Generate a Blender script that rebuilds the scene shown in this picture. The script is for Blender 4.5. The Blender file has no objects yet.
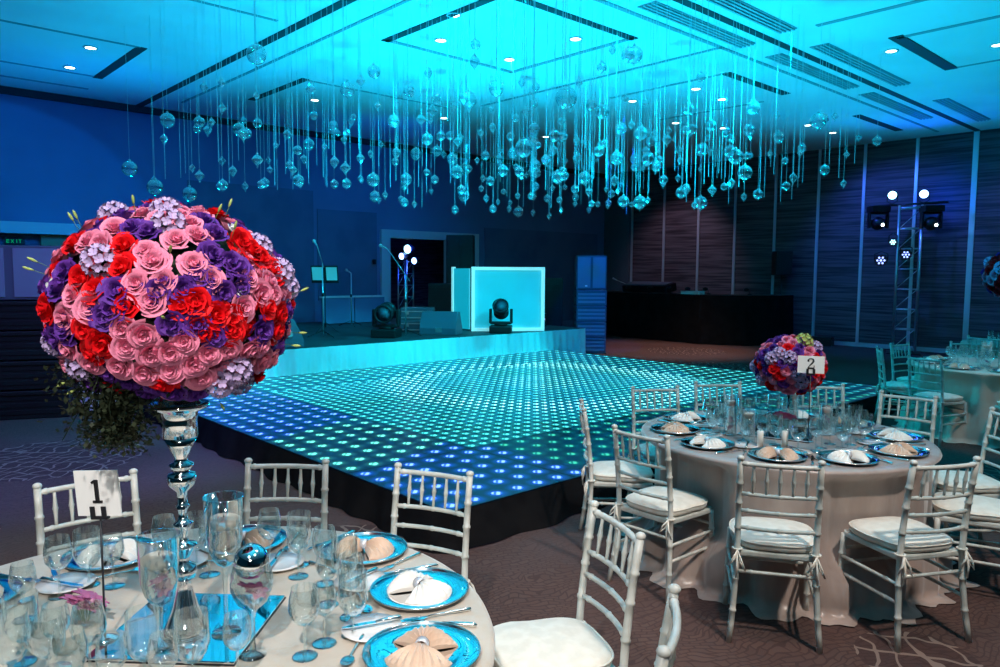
import bpy, math, random
from math import sin, cos, pi, radians, sqrt, atan2
from mathutils import Vector, Matrix

random.seed(7)
SC = bpy.context.scene
COL = SC.collection

# ------------------------------------------------------------------ camera
CAM_H = 1.78
F_PX, PITCH, YAW, ROLL = 741.257, 0.0826474, 0.8284174, 0.0058422
fw = Vector((cos(YAW)*cos(PITCH), sin(YAW)*cos(PITCH), -sin(PITCH)))
rt = Vector((sin(YAW), -cos(YAW), 0.0))
up = rt.cross(fw)
rt2 = rt*cos(ROLL)+up*sin(ROLL)
up2 = up*cos(ROLL)-rt*sin(ROLL)
cd = bpy.data.cameras.new('camera')
cam = bpy.data.objects.new('camera', cd)
COL.objects.link(cam)
M = Matrix((( rt2.x, up2.x, -fw.x, 0), (rt2.y, up2.y, -fw.y, 0), (rt2.z, up2.z, -fw.z, CAM_H), (0, 0, 0, 1)))
cam.matrix_world = M
cd.sensor_width = 36.0
cd.lens = F_PX*36.0/1000.0
cd.clip_start = 0.05
SC.camera = cam

# ------------------------------------------------------------------ world, exposure
w = bpy.data.worlds.new('world'); SC.world = w; w.use_nodes = True
w.node_tree.nodes['Background'].inputs[0].default_value = (0.05, 0.25, 0.5, 1)
w.node_tree.nodes['Background'].inputs[1].default_value = 0.1
SC.view_settings.view_transform = 'Standard'
SC.view_settings.look = 'None'
SC.view_settings.exposure = 0.0
SC.view_settings.gamma = 1.0
SC.view_settings.use_curve_mapping = False
cy = SC.cycles
cy.max_bounces = 14; cy.transmission_bounces = 12; cy.glossy_bounces = 4; cy.diffuse_bounces = 3
cy.transparent_max_bounces = 40
cy.caustics_reflective = False; cy.caustics_refractive = False
cy.sample_clamp_indirect = 4.0
try: cy.use_denoising = True
except Exception: pass

# ------------------------------------------------------------------ lights
CYAN = (0.0, 0.62, 1.0)
def spot(name, loc, to, power, color, angle, blend=0.3, size=0.08):
    l = bpy.data.lights.new(name, 'SPOT'); l.energy = power; l.color = color
    l.spot_size = radians(angle); l.spot_blend = blend; l.shadow_soft_size = size
    o = bpy.data.objects.new(name, l); COL.objects.link(o); o.location = loc
    o.rotation_euler = (Vector(to)-Vector(loc)).to_track_quat('-Z', 'Y').to_euler()
    return o
# cyan uplighting of the ceiling from the edges of the dance floor and the stage
spot('ceiling_wash_light', (7.2, 8.4, 0.9), (7.0, 7.4, 4.9), 1450, CYAN, 150, 0.8, 0.2)
spot('ceiling_wash_light', (5.0, 5.2, 0.7), (4.2, 4.4, 4.9), 720, CYAN, 150, 0.8, 0.2)
spot('ceiling_wash_light', (10.2, 5.0, 0.7), (10.6, 4.0, 4.9), 600, CYAN, 150, 0.8, 0.2)
spot('ceiling_wash_light', (1.0, 0.9, 2.6), (0.6, 0.9, 4.9), 300, CYAN, 150, 0.9, 0.2)
spot('ceiling_wash_light', (4.0, 12.5, 1.4), (2.5, 11.0, 4.9), 340, (0.0, 0.42, 1.0), 140, 0.8, 0.2)
spot('ceiling_wash_light', (15.5, 6.0, 1.6), (14.6, 4.6, 4.9), 290, (0.0, 0.5, 1.0), 150, 0.8, 0.2)
spot('truss_blue_light', (17.9, 5.87, 3.6), (16.2, 5.2, 4.92), 160, (0.0, 0.03, 1.0), 110, 0.9, 0.1)
# cyan moving heads washing floor, stage skirt and booth
BEAM = (0.0, 0.78, 1.0)
spot('moving_head_beam', (8.5, 4.2, 4.6), (7.0, 8.1, 0.24), 1150, BEAM, 66, 0.08, 0.05)
spot('moving_head_beam', (6.5, 5.2, 4.6), (8.4, 7.6, 0.24), 520, BEAM, 40, 0.1, 0.05)
spot('stage_front_light', (5.0, 5.0, 4.6), (5.6, 10.3, 0.4), 1100, BEAM, 46, 0.35, 0.06)
spot('stage_front_light', (9.0, 5.0, 4.6), (8.8, 10.3, 0.4), 700, BEAM, 36, 0.35, 0.06)
spot('stage_end_light', (11.0, 6.0, 4.6), (11.2, 10.3, 0.4), 320, (0.0, 0.3, 1.0), 34, 0.5, 0.06)
spot('booth_light', (8.2, 8.8, 2.4), (9.9, 10.8, 1.2), 45, BEAM, 50, 0.25, 0.03)
spot('stack_blue_light', (9.6, 7.4, 4.6), (12.8, 10.7, 1.1), 900, (0.0, 0.05, 1.0), 20, 0.3, 0.06)
# deep blue wash on the left wall and on the floor by it
spot('wall_wash_light', (4.0, 11.5, 3.4), (3.0, 15.5, 3.0), 130, (0.0, 0.10, 1.0), 150, 0.9, 0.2)
spot('wall_wash_light', (9.5, 12.0, 3.6), (9.0, 15.5, 3.4), 95, (0.0, 0.10, 1.0), 150, 0.9, 0.2)
spot('wall_oval_light', (0.6, 9.0, 4.6), (2.4, 15.5, 2.3), 420, (0.0, 0.3, 1.0), 40, 0.12, 0.03)
spot('carpet_blue_light', (1.6, 6.0, 4.7), (1.4, 8.9, 0.0), 900, (0.22, 0.2, 1.0), 75, 0.6, 0.1)
# warm white downlights over the tables, plus added carpet and bouquet fill lamps
WARM = (1.0, 0.80, 0.62)
spot('table_spot_light', (-1.2, -0.6, 4.5), (0.75, 2.1, 1.35), 900, (1.0, 0.91, 0.86), 40, 0.5, 0.10)
spot('table_spot_light', (1.6, -0.8, 4.8), (1.2, 1.7, 0.6), 300, WARM, 52, 0.6, 0.12)
spot('table_spot_light', (2.6, -0.6, 4.8), (4.1, 1.5, 0.4), 640, (1.0, 0.88, 0.78), 50, 0.6, 0.12)
spot('carpet_fill_light', (0.8, 4.0, 4.85), (0.9, 5.2, 0.0), 260, (1.0, 0.66, 0.62), 75, 0.8, 0.2)  # wide warm fill lamps added to offset the cyan spill on the carpet
spot('carpet_fill_light', (3.0, 1.2, 4.85), (2.7, 2.2, 0.0), 230, (1.0, 0.7, 0.6), 70, 0.8, 0.2)
spot('carpet_warm_light', (14.5, 9.0, 4.8), (14.4, 10.0, 0.0), 800, (1.0, 0.55, 0.42), 62, 0.8, 0.2)
spot('wall_grazer_light', (16.2, 12.2, 4.6), (18.85, 12.6, 1.9), 120, (0.8, 0.6, 0.95), 70, 0.7, 0.05)
spot('wall_grazer_light', (16.6, 7.6, 4.6), (18.85, 6.6, 1.8), 300, (0.04, 0.12, 1.0), 100, 0.8, 0.05)
spot('wall_grazer_light', (16.6, 4.0, 4.6), (18.85, 3.8, 1.8), 150, (0.10, 0.14, 1.0), 90, 0.8, 0.05)
spot('truss_lamp_spill', (18.0, 5.8, 3.55), (18.85, 5.5, 3.5), 110, (0.0, 0.04, 1.0), 150, 0.9, 0.08)
spot('bouquet_fill_light', (-0.9, -1.2, 2.6), (0.7, 2.1, 1.45), 110, (1.0, 0.93, 0.92), 46, 0.6, 0.15)  # unseen fill lamp added near the camera to brighten the bouquet front
spot('table_spot_light', (7.6, 0.2, 4.8), (9.6, 1.7, 0.4), 260, (1.0, 0.85, 0.8), 34, 0.5, 0.12)
# cyan beam reaching the guest tables from the stage side
spot('guest_beam_light', (9.3, 10.2, 3.2), (9.15, 3.75, 0.6), 620, (0.0, 0.85, 0.95), 15.5, 0.12, 0.04)
spot('guest_beam_light', (8.0, 8.8, 3.6), (5.4, 3.4, 0.8), 420, (0.0, 0.75, 1.0), 20, 0.4, 0.05)

# ------------------------------------------------------------------ materials
def mat(name, color, rough=0.5, metal=0.0, trans=0.0, ior=1.45, emit=None, es=1.0, sheen=0.0, coat=0.0, spec=0.5, alpha=1.0, sss=0.0):
    m = bpy.data.materials.new(name); m.use_nodes = True
    b = m.node_tree.nodes['Principled BSDF']; I = b.inputs
    I['Base Color'].default_value = (*color, 1); I['Roughness'].default_value = rough
    I['Metallic'].default_value = metal; I['Transmission Weight'].default_value = trans
    I['IOR'].default_value = ior; I['Sheen Weight'].default_value = sheen
    I['Coat Weight'].default_value = coat; I['Specular IOR Level'].default_value = spec
    I['Alpha'].default_value = alpha
    if emit: I['Emission Color'].default_value = (*emit, 1); I['Emission Strength'].default_value = es
    return m
def nt(m): return m.node_tree, m.node_tree.nodes['Principled BSDF']
def node(t, typ, **kw):
    n = t.nodes.new(typ)
    for k, v in kw.items():
        if k.startswith('i_'): n.inputs[k[2:].replace('_', ' ')].default_value = v
        else: setattr(n, k, v)
    return n
class X:
    """small wrapper building Math nodes from expressions"""
    def __init__(s, t, sock): s.t = t; s.s = sock
    def op(s, o, b=None, c=None, clamp=False):
        n = s.t.nodes.new('ShaderNodeMath'); n.operation = o; n.use_clamp = clamp
        for k, q in enumerate((s, b, c)):
            if q is None: continue
            if isinstance(q, X): s.t.links.new(q.s, n.inputs[k])
            else: n.inputs[k].default_value = q
        return X(s.t, n.outputs[0])
    def __add__(s, b): return s.op('ADD', b)
    def __sub__(s, b): return s.op('SUBTRACT', b)
    def __mul__(s, b): return s.op('MULTIPLY', b)
    def __truediv__(s, b): return s.op('DIVIDE', b)
    def gt(s, b): return s.op('GREATER_THAN', b)
    def lt(s, b): return s.op('LESS_THAN', b)
    def fract(s): return s.op('FRACT')
    def abs(s): return s.op('ABSOLUTE')
    def inv(s): return (s*-1.0)+1.0
    def mx(s, b): return s.op('MAXIMUM', b)
    def mn(s, b): return s.op('MINIMUM', b)
    def step(s, a, b):
        n = s.t.nodes.new('ShaderNodeMapRange'); n.interpolation_type = 'SMOOTHSTEP'
        s.t.links.new(s.s, n.inputs[0]); n.inputs[1].default_value = a; n.inputs[2].default_value = b
        return X(s.t, n.outputs[0])
def mixc(t, f, a, b):
    n = t.nodes.new('ShaderNodeMix'); n.data_type = 'RGBA'
    for sock, q in ((n.inputs[0], f), (n.inputs[6], a), (n.inputs[7], b)):
        if isinstance(q, X): t.links.new(q.s, sock)
        elif hasattr(q, 'is_linked'): t.links.new(q, sock)
        else: sock.default_value = (*q, 1) if isinstance(q, tuple) else q
    return n.outputs[2]
def coords(t, kind='Object'):
    tc = t.nodes.new('ShaderNodeTexCoord'); sp = t.nodes.new('ShaderNodeSeparateXYZ')
    t.links.new(tc.outputs[kind], sp.inputs[0])
    return tc.outputs[kind], X(t, sp.outputs[0]), X(t, sp.outputs[1]), X(t, sp.outputs[2])
def noise(t, vec, scale, detail=3.0, mscale=(1, 1, 1)):
    mp = t.nodes.new('ShaderNodeMapping'); mp.inputs['Scale'].default_value = mscale
    t.links.new(vec, mp.inputs['Vector'])
    n = t.nodes.new('ShaderNodeTexNoise'); n.inputs['Scale'].default_value = scale; n.inputs['Detail'].default_value = detail
    t.links.new(mp.outputs[0], n.inputs['Vector']); return X(t, n.outputs['Fac'])
def bump(m, hx, strength=0.3, dist=0.01):
    t, b = nt(m); n = t.nodes.new('ShaderNodeBump'); n.inputs['Strength'].default_value = strength; n.inputs['Distance'].default_value = dist
    t.links.new(hx.s, n.inputs['Height']); t.links.new(n.outputs[0], b.inputs['Normal'])
def vary(m, c1, c2, scale, mscale=(1, 1, 1), bmp=0.0, kind='Object', lo=0.35, hi=0.65):
    t, b = nt(m); v, x, y, z = coords(t, kind); n = noise(t, v, scale, 3.0, mscale)
    t.links.new(mixc(t, n.step(lo, hi), c1, c2), b.inputs['Base Color'])
    if bmp: bump(m, n, bmp, 0.01)
    return m

M_ = {}
M_['ceiling'] = vary(mat('ceiling_paint', (0.8, 0.8, 0.8), 0.8), (0.76, 0.76, 0.76), (0.84, 0.84, 0.84), 0.6)
M_['slot'] = mat('slot_dark', (0.03, 0.035, 0.04), 0.7)
M_['slotline'] = mat('slot_line_grey', (0.30, 0.32, 0.34), 0.7)
M_['vane'] = mat('vane_grey', (0.45, 0.46, 0.48), 0.5)
M_['wall_left'] = vary(mat('wall_left_paint', (0.2, 0.24, 0.38), 0.7), (0.15, 0.19, 0.34), (0.19, 0.23, 0.40), 0.5)
M_['wall_dark'] = mat('wall_dark', (0.10, 0.11, 0.13), 0.7)
M_['panel_dark'] = vary(mat('panel_dark', (0.10, 0.13, 0.22), 0.6), (0.10, 0.13, 0.23), (0.13, 0.16, 0.27), 1.5)
M_['light_trim'] = mat('light_trim', (0.62, 0.64, 0.66), 0.5)
def wood_wall():
    m = mat('wood_panel', (0.12, 0.08, 0.07), 0.55); t, b = nt(m); v, x, y, z = coords(t)
    n = noise(t, v, 2.2, 5.0, (1, 0.35, 9.0)); n2 = noise(t, v, 1.0, 2.0, (1, 0.8, 30.0))
    t.links.new(mixc(t, (n*0.6+n2*0.4).step(0.38, 0.62), (0.045, 0.030, 0.034), (0.16, 0.115, 0.125)), b.inputs['Base Color'])
    return m
M_['wood'] = wood_wall()
M_['metal_strip'] = mat('metal_strip', (0.75, 0.78, 0.8), 0.35, 0.6)
def carpet():
    m = mat('carpet', (0.1, 0.07, 0.07), 0.95, spec=0.1); t, b = nt(m); v, x, y, z = coords(t)
    br = t.nodes.new('ShaderNodeTexBrick'); br.inputs['Scale'].default_value = 7.0
    br.inputs['Color1'].default_value = (0.088, 0.052, 0.046, 1); br.inputs['Color2'].default_value = (0.104, 0.062, 0.053, 1)
    br.inputs['Mortar'].default_value = (0.066, 0.039, 0.035, 1); br.inputs['Mortar Size'].default_value = 0.035
    mp = t.nodes.new('ShaderNodeMapping'); mp.inputs['Rotation'].default_value = (0, 0, 0.35)
    wv = t.nodes.new('ShaderNodeTexNoise'); wv.inputs['Scale'].default_value = 3.0
    ad = t.nodes.new('ShaderNodeVectorMath'); ad.operation = 'MULTIPLY_ADD'
    ad.inputs[1].default_value = (0.35, 0.35, 0.0)
    t.links.new(v, wv.inputs['Vector']); t.links.new(wv.outputs['Color'], ad.inputs[0]); t.links.new(v, ad.inputs[2])
    t.links.new(ad.outputs[0], mp.inputs['Vector']); t.links.new(mp.outputs[0], br.inputs['Vector'])
    # net-like oval motifs scattered over the carpet
    vo = t.nodes.new('ShaderNodeTexVoronoi'); vo.inputs['Scale'].default_value = 0.42
    mp2 = t.nodes.new('ShaderNodeMapping'); mp2.inputs['Scale'].default_value = (1.0, 1.0, 1.0)
    mp2.inputs['Rotation'].default_value = (0, 0, 0.9)
    t.links.new(ad.outputs[0], mp2.inputs['Vector']); t.links.new(mp2.outputs[0], vo.inputs['Vector'])
    inside = X(t, vo.outputs['Distance']).lt(0.16)
    for (cx, cy_, rr_) in ((1.55, 7.95, 0.80), (3.68, 1.12, 0.27), (2.45, 4.1, 0.42), (1.95, 2.05, 0.25), (0.35, 6.1, 0.5), (7.6, 1.6, 0.5), (14.6, 9.6, 0.9), (13.4, 12.0, 0.8), (12.6, 7.6, 0.7)):
        dd = ((x-cx)*(x-cx)+(y-cy_)*(y-cy_)).lt(rr_*rr_); inside = inside.mx(dd)
    s2 = t.nodes.new('ShaderNodeSeparateXYZ'); t.links.new(mp2.outputs[0], s2.inputs[0])
    a = X(t, s2.outputs[0]); c = X(t, s2.outputs[1])
    l1 = (a*8.5).fract().lt(0.15); l2 = (c*5.0+(a*4.0).op('SINE')*0.4).fract().lt(0.10)
    net = l1.mx(l2)*inside
    big = noise(t, v, 0.5, 2.0); base = mixc(t, big.step(0.35, 0.7)*0.45, br.outputs['Color'], (0.13, 0.09, 0.09))
    base2 = mixc(t, inside*0.55, base, (0.05, 0.03, 0.03))
    t.links.new(mixc(t, net*0.85, base2, (0.25, 0.18, 0.15)), b.inputs['Base Color'])
    bump(m, noise(t, v, 260.0, 2.0), 0.5, 0.004)
    return m
M_['carpet'] = carpet()

DX0, DX1, DY0, DY1, DZ = 2.88, 10.66, 3.62, 10.06, 0.25
def led_deck():
    m = mat('led_deck', (0.012, 0.08, 0.14), 0.28, spec=0.35); t, b = nt(m); v, x, y, z = coords(t)
    u = x-DX0; q = y-DY0
    ring = (u.lt(1.23)).mx(q.lt(1.23)).mx(u.gt(6.55)).mx(q.gt(5.2))
    def dots(step, r):
        a = ((u/step).fract()-0.5)*step; c = ((q/step).fract()-0.5)*step
        d = (a*a+c*c).op('SQRT')
        halo = d.step(r*2.6, r*0.5); core = d.step(r*1.05, r*0.8)
        # slits across each cluster
        k = ((a-c)*95.0).op('SINE').step(-0.75, 0.1)
        return core*(k*0.75+0.25), halo
    c1, h1 = dots(0.205, 0.042); c2, h2 = dots(0.1367, 0.034)
    core = c1*ring+c2*ring.inv(); halo = h1*ring+h2*ring.inv()
    pick = noise(t, v, 0.55, 1.0)
    blueA = (x.lt(4.12))*((y-x*0.35).lt(3.75).mx((y-x*0.35).gt(5.25)))          # front and left blue panels
    blueB = (y.lt(4.86))*x.lt(4.35)
    blue = blueA.mx(blueB)
    whitish = x.lt(4.12)*blue.inv()
    teal = mixc(t, pick.step(0.42, 0.6), (0.0, 0.75, 0.42), (0.0, 0.8, 0.85))
    c = mixc(t, whitish, teal, (0.12, 1.0, 0.72))
    c = mixc(t, (y.gt(4.86))*(x.gt(4.12))*0.55, c, (0.05, 0.85, 0.95))
    c = mixc(t, blue, c, (0.01, 0.13, 1.0))
    # brighter arcs running over the middle of the floor
    rr = ((x-7.4)*(x-7.4)+(y-7.2)*(y-7.2)).op('SQRT')
    arc = (rr-1.9).abs().step(0.55, 0.1).mx((rr-0.4).abs().step(0.4, 0.05)*0.5)
    hot = mixc(t, core*(arc*0.30+0.10+blue*0.10), c, (0.75, 1.0, 1.0))
    t.links.new(hot, b.inputs['Emission Color'])
    inner = (x.gt(4.11))*(y.gt(4.85))
    es = core*((arc*1.8)+0.8+blue*1.6+whitish*1.0+inner*0.75)+halo*(blue*0.30+0.16+inner*0.22)
    t.links.new(es.s, b.inputs['Emission Strength'])
    g1 = ((u/1.23).fract()-0.5).abs().gt(0.494).mx(((q/1.23).fract()-0.5).abs().gt(0.494))
    t.links.new(mixc(t, g1, (0.012, 0.08, 0.14), (0.003, 0.006, 0.012)), b.inputs['Base Color'])
    return m
M_['led'] = led_deck()
M_['black_cloth'] = vary(mat('black_cloth', (0.006, 0.006, 0.007), 0.9, spec=0.1), (0.0045, 0.0045, 0.0055), (0.008, 0.008, 0.009), 5)
M_['white_drape'] = mat('white_drape', (0.78, 0.80, 0.80), 0.35)
M_['stage_top'] = vary(mat('stage_top', (0.05, 0.05, 0.055), 0.6), (0.04, 0.04, 0.045), (0.07, 0.07, 0.075), 2)
M_['black'] = mat('black_plastic', (0.008, 0.008, 0.009), 0.45)
M_['blackm'] = mat('black_metal', (0.025, 0.025, 0.03), 0.35, 0.3)
M_['grille'] = vary(mat('grille', (0.05, 0.055, 0.06), 0.5, 0.3), (0.012, 0.014, 0.016), (0.03, 0.033, 0.036), 60)
M_['greycab'] = mat('speaker_grey', (0.10, 0.12, 0.16), 0.45)
M_['bluecab'] = mat('speaker_cabinet', (0.09, 0.10, 0.13), 0.4)
M_['bluecab2'] = mat('speaker_grille_grey', (0.20, 0.22, 0.27), 0.45)
M_['alu'] = mat('aluminium', (0.72, 0.74, 0.76), 0.3, 0.85)
M_['chrome'] = mat('chrome', (0.9, 0.9, 0.92), 0.08, 1.0)
M_['silver'] = mat('silverware', (0.88, 0.87, 0.84), 0.14, 1.0)
M_['mirror'] = mat('mirror', (0.9, 0.92, 0.93), 0.02, 1.0)
M_['glass'] = mat('clear_glass', (0.98, 1.0, 1.0), 0.0, 0.0, 1.0, 1.45)
M_['crystal_old'] = mat('crystal_glass', (0.93, 1.0, 1.0), 0.02, 0.0, 1.0, 1.4)
M_['beads'] = mat('crystal_bead', (0.55, 0.75, 0.8), 0.12)
M_['cord'] = mat('clear_cord', (0.7, 0.78, 0.8), 0.4)
M_['water_old'] = mat('water', (0.95, 1.0, 1.0), 0.0, 0.0, 1.0, 1.33)
def thin_glass(name, tint, blend, rough=0.02, lo=0.04, hi=0.9, body=0.0):
    """clear thin-walled glass: transparent with a mirror-like sheen that grows towards the edges"""
    m = bpy.data.materials.new(name); m.use_nodes = True; t = m.node_tree; t.nodes.clear()
    out = t.nodes.new('ShaderNodeOutputMaterial'); tr = t.nodes.new('ShaderNodeBsdfTransparent'); tr.inputs[0].default_value = (*tint, 1)
    gl = t.nodes.new('ShaderNodeBsdfGlossy'); gl.inputs['Roughness'].default_value = rough; gl.inputs[0].default_value = (0.95, 1, 1, 1)
    lw = t.nodes.new('ShaderNodeLayerWeight'); lw.inputs[0].default_value = blend
    mr = t.nodes.new('ShaderNodeMapRange'); t.links.new(lw.outputs['Facing'], mr.inputs[0]); mr.inputs[3].default_value = lo; mr.inputs[4].default_value = hi
    mx = t.nodes.new('ShaderNodeMixShader'); t.links.new(mr.outputs[0], mx.inputs[0]); t.links.new(tr.outputs[0], mx.inputs[1]); t.links.new(gl.outputs[0], mx.inputs[2])
    last = mx
    if body:
        df = t.nodes.new('ShaderNodeBsdfDiffuse'); df.inputs[0].default_value = (0.8, 0.9, 0.92, 1); m2 = t.nodes.new('ShaderNodeMixShader'); m2.inputs[0].default_value = body
        t.links.new(mx.outputs[0], m2.inputs[1]); t.links.new(df.outputs[0], m2.inputs[2]); last = m2
    t.links.new(last.outputs[0], out.inputs[0]); return m
M_['glass'] = thin_glass('clear_glass', (0.90, 0.95, 0.945), 0.45, 0.03, 0.10, 1.0)
M_['crystal'] = thin_glass('crystal_glass', (0.90, 0.96, 0.97), 0.5, 0.06, 0.12, 0.85, 0.045)
M_['water'] = thin_glass('water', (0.93, 0.97, 0.98), 0.2, 0.01, 0.03, 0.5)
M_['wax'] = mat('wax', (0.85, 0.84, 0.78), 0.5)
M_['chair'] = vary(mat('chair_lacquer', (0.56, 0.58, 0.53), 0.35, coat=0.2), (0.50, 0.52, 0.47), (0.62, 0.63, 0.58), 14)
M_['cushion'] = vary(mat('ivory_cushion', (0.80, 0.76, 0.66), 0.8, sheen=0.3), (0.76, 0.72, 0.62), (0.84, 0.80, 0.70), 20, bmp=0.2)
def cloth(name, c1, c2, rough=0.42):
    m = mat(name, c1, rough, sheen=0.5); t, b = nt(m); v, x, y, z = coords(t)
    n = noise(t, v, 7.0, 3.0, (1, 1, 0.35)); t.links.new(mixc(t, n.step(0.3, 0.7), c1, c2), b.inputs['Base Color'])
    bump(m, noise(t, v, 9.0, 4.0, (1, 1, 0.5)), 0.35, 0.02); return m
M_['cloth_cream'] = cloth('cream_cloth', (0.52, 0.45, 0.36), (0.60, 0.52, 0.42), 0.6)
M_['cloth_satin'] = cloth('taupe_satin', (0.33, 0.255, 0.22), (0.44, 0.35, 0.31), 0.30)
M_['napkin_w'] = mat('napkin_white', (0.85, 0.83, 0.77), 0.7, sheen=0.3)
M_['napkin_b'] = mat('napkin_beige', (0.66, 0.47, 0.34), 0.55, sheen=0.4)
M_['band'] = mat('napkin_band', (0.66, 0.68, 0.72), 0.3, 0.3)
M_['china'] = mat('white_china', (0.85, 0.84, 0.82), 0.12, coat=0.3)
M_['card'] = mat('card_white', (0.85, 0.87, 0.85), 0.7)
M_['ink'] = mat('card_ink', (0.01, 0.01, 0.012), 0.6)
def petal(name, c1, c2, rough=0.6):
    m = mat(name, c1, rough, spec=0.25); t, b = nt(m); v, x, y, z = coords(t)
    n = noise(t, v, 40.0, 2.0); t.links.new(mixc(t, n.step(0.3, 0.7), c1, c2), b.inputs['Base Color']); return m
M_['pink'] = petal('petal_pink', (0.68, 0.16, 0.30), (0.84, 0.30, 0.44))
M_['red'] = petal('petal_red', (0.60, 0.002, 0.006), (0.78, 0.004, 0.010))
M_['purple'] = petal('petal_purple', (0.07, 0.014, 0.20), (0.14, 0.04, 0.33))
M_['lav'] = petal('petal_lavender', (0.36, 0.26, 0.52), (0.52, 0.42, 0.64))
M_['white_petal'] = petal('petal_white', (0.7, 0.7, 0.72), (0.8, 0.8, 0.82))
M_['green'] = petal('bud_green', (0.25, 0.38, 0.08), (0.45, 0.52, 0.18))
M_['stem'] = mat('stem_green', (0.12, 0.22, 0.05), 0.6)
M_['leaf_dark'] = petal('leaf_dark', (0.010, 0.018, 0.009), (0.026, 0.036, 0.018))
M_['lamp_on'] = mat('lamp_white_on', (1, 1, 1), 0.5, emit=(0.75, 1.0, 1.0), es=9.0)
M_['lamp_blue'] = mat('lamp_blue_on', (0.2, 0.3, 1), 0.4, emit=(0.25, 0.45, 1.0), es=7.0)
M_['lamp_cyan'] = mat('lamp_cyan_on', (0.2, 0.8, 1), 0.4, emit=(0.35, 0.8, 1.0), es=6.0)
M_['lamp_star'] = mat('lamp_star_on', (0.4, 0.5, 1), 0.4, emit=(0.3, 0.4, 1.0), es=3.0)
M_['lamp_warm'] = mat('lamp_warm_on', (1, 0.6, 0.3), 0.4, emit=(1.0, 0.45, 0.12), es=4.0)
M_['exit_green'] = mat('exit_sign_green', (0.0, 0.3, 0.1), 0.4, emit=(0.0, 0.35, 0.08), es=0.8)
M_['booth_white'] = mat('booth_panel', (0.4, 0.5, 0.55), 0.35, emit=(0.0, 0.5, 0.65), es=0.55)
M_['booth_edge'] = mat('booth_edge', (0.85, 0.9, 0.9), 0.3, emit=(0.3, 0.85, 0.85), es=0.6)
M_['tan'] = mat('tan_wood', (0.45, 0.30, 0.15), 0.5)
M_['pinklight'] = mat('console_glow', (0.6, 0.3, 0.5), 0.4, emit=(0.8, 0.25, 0.5), es=0.5)

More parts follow.
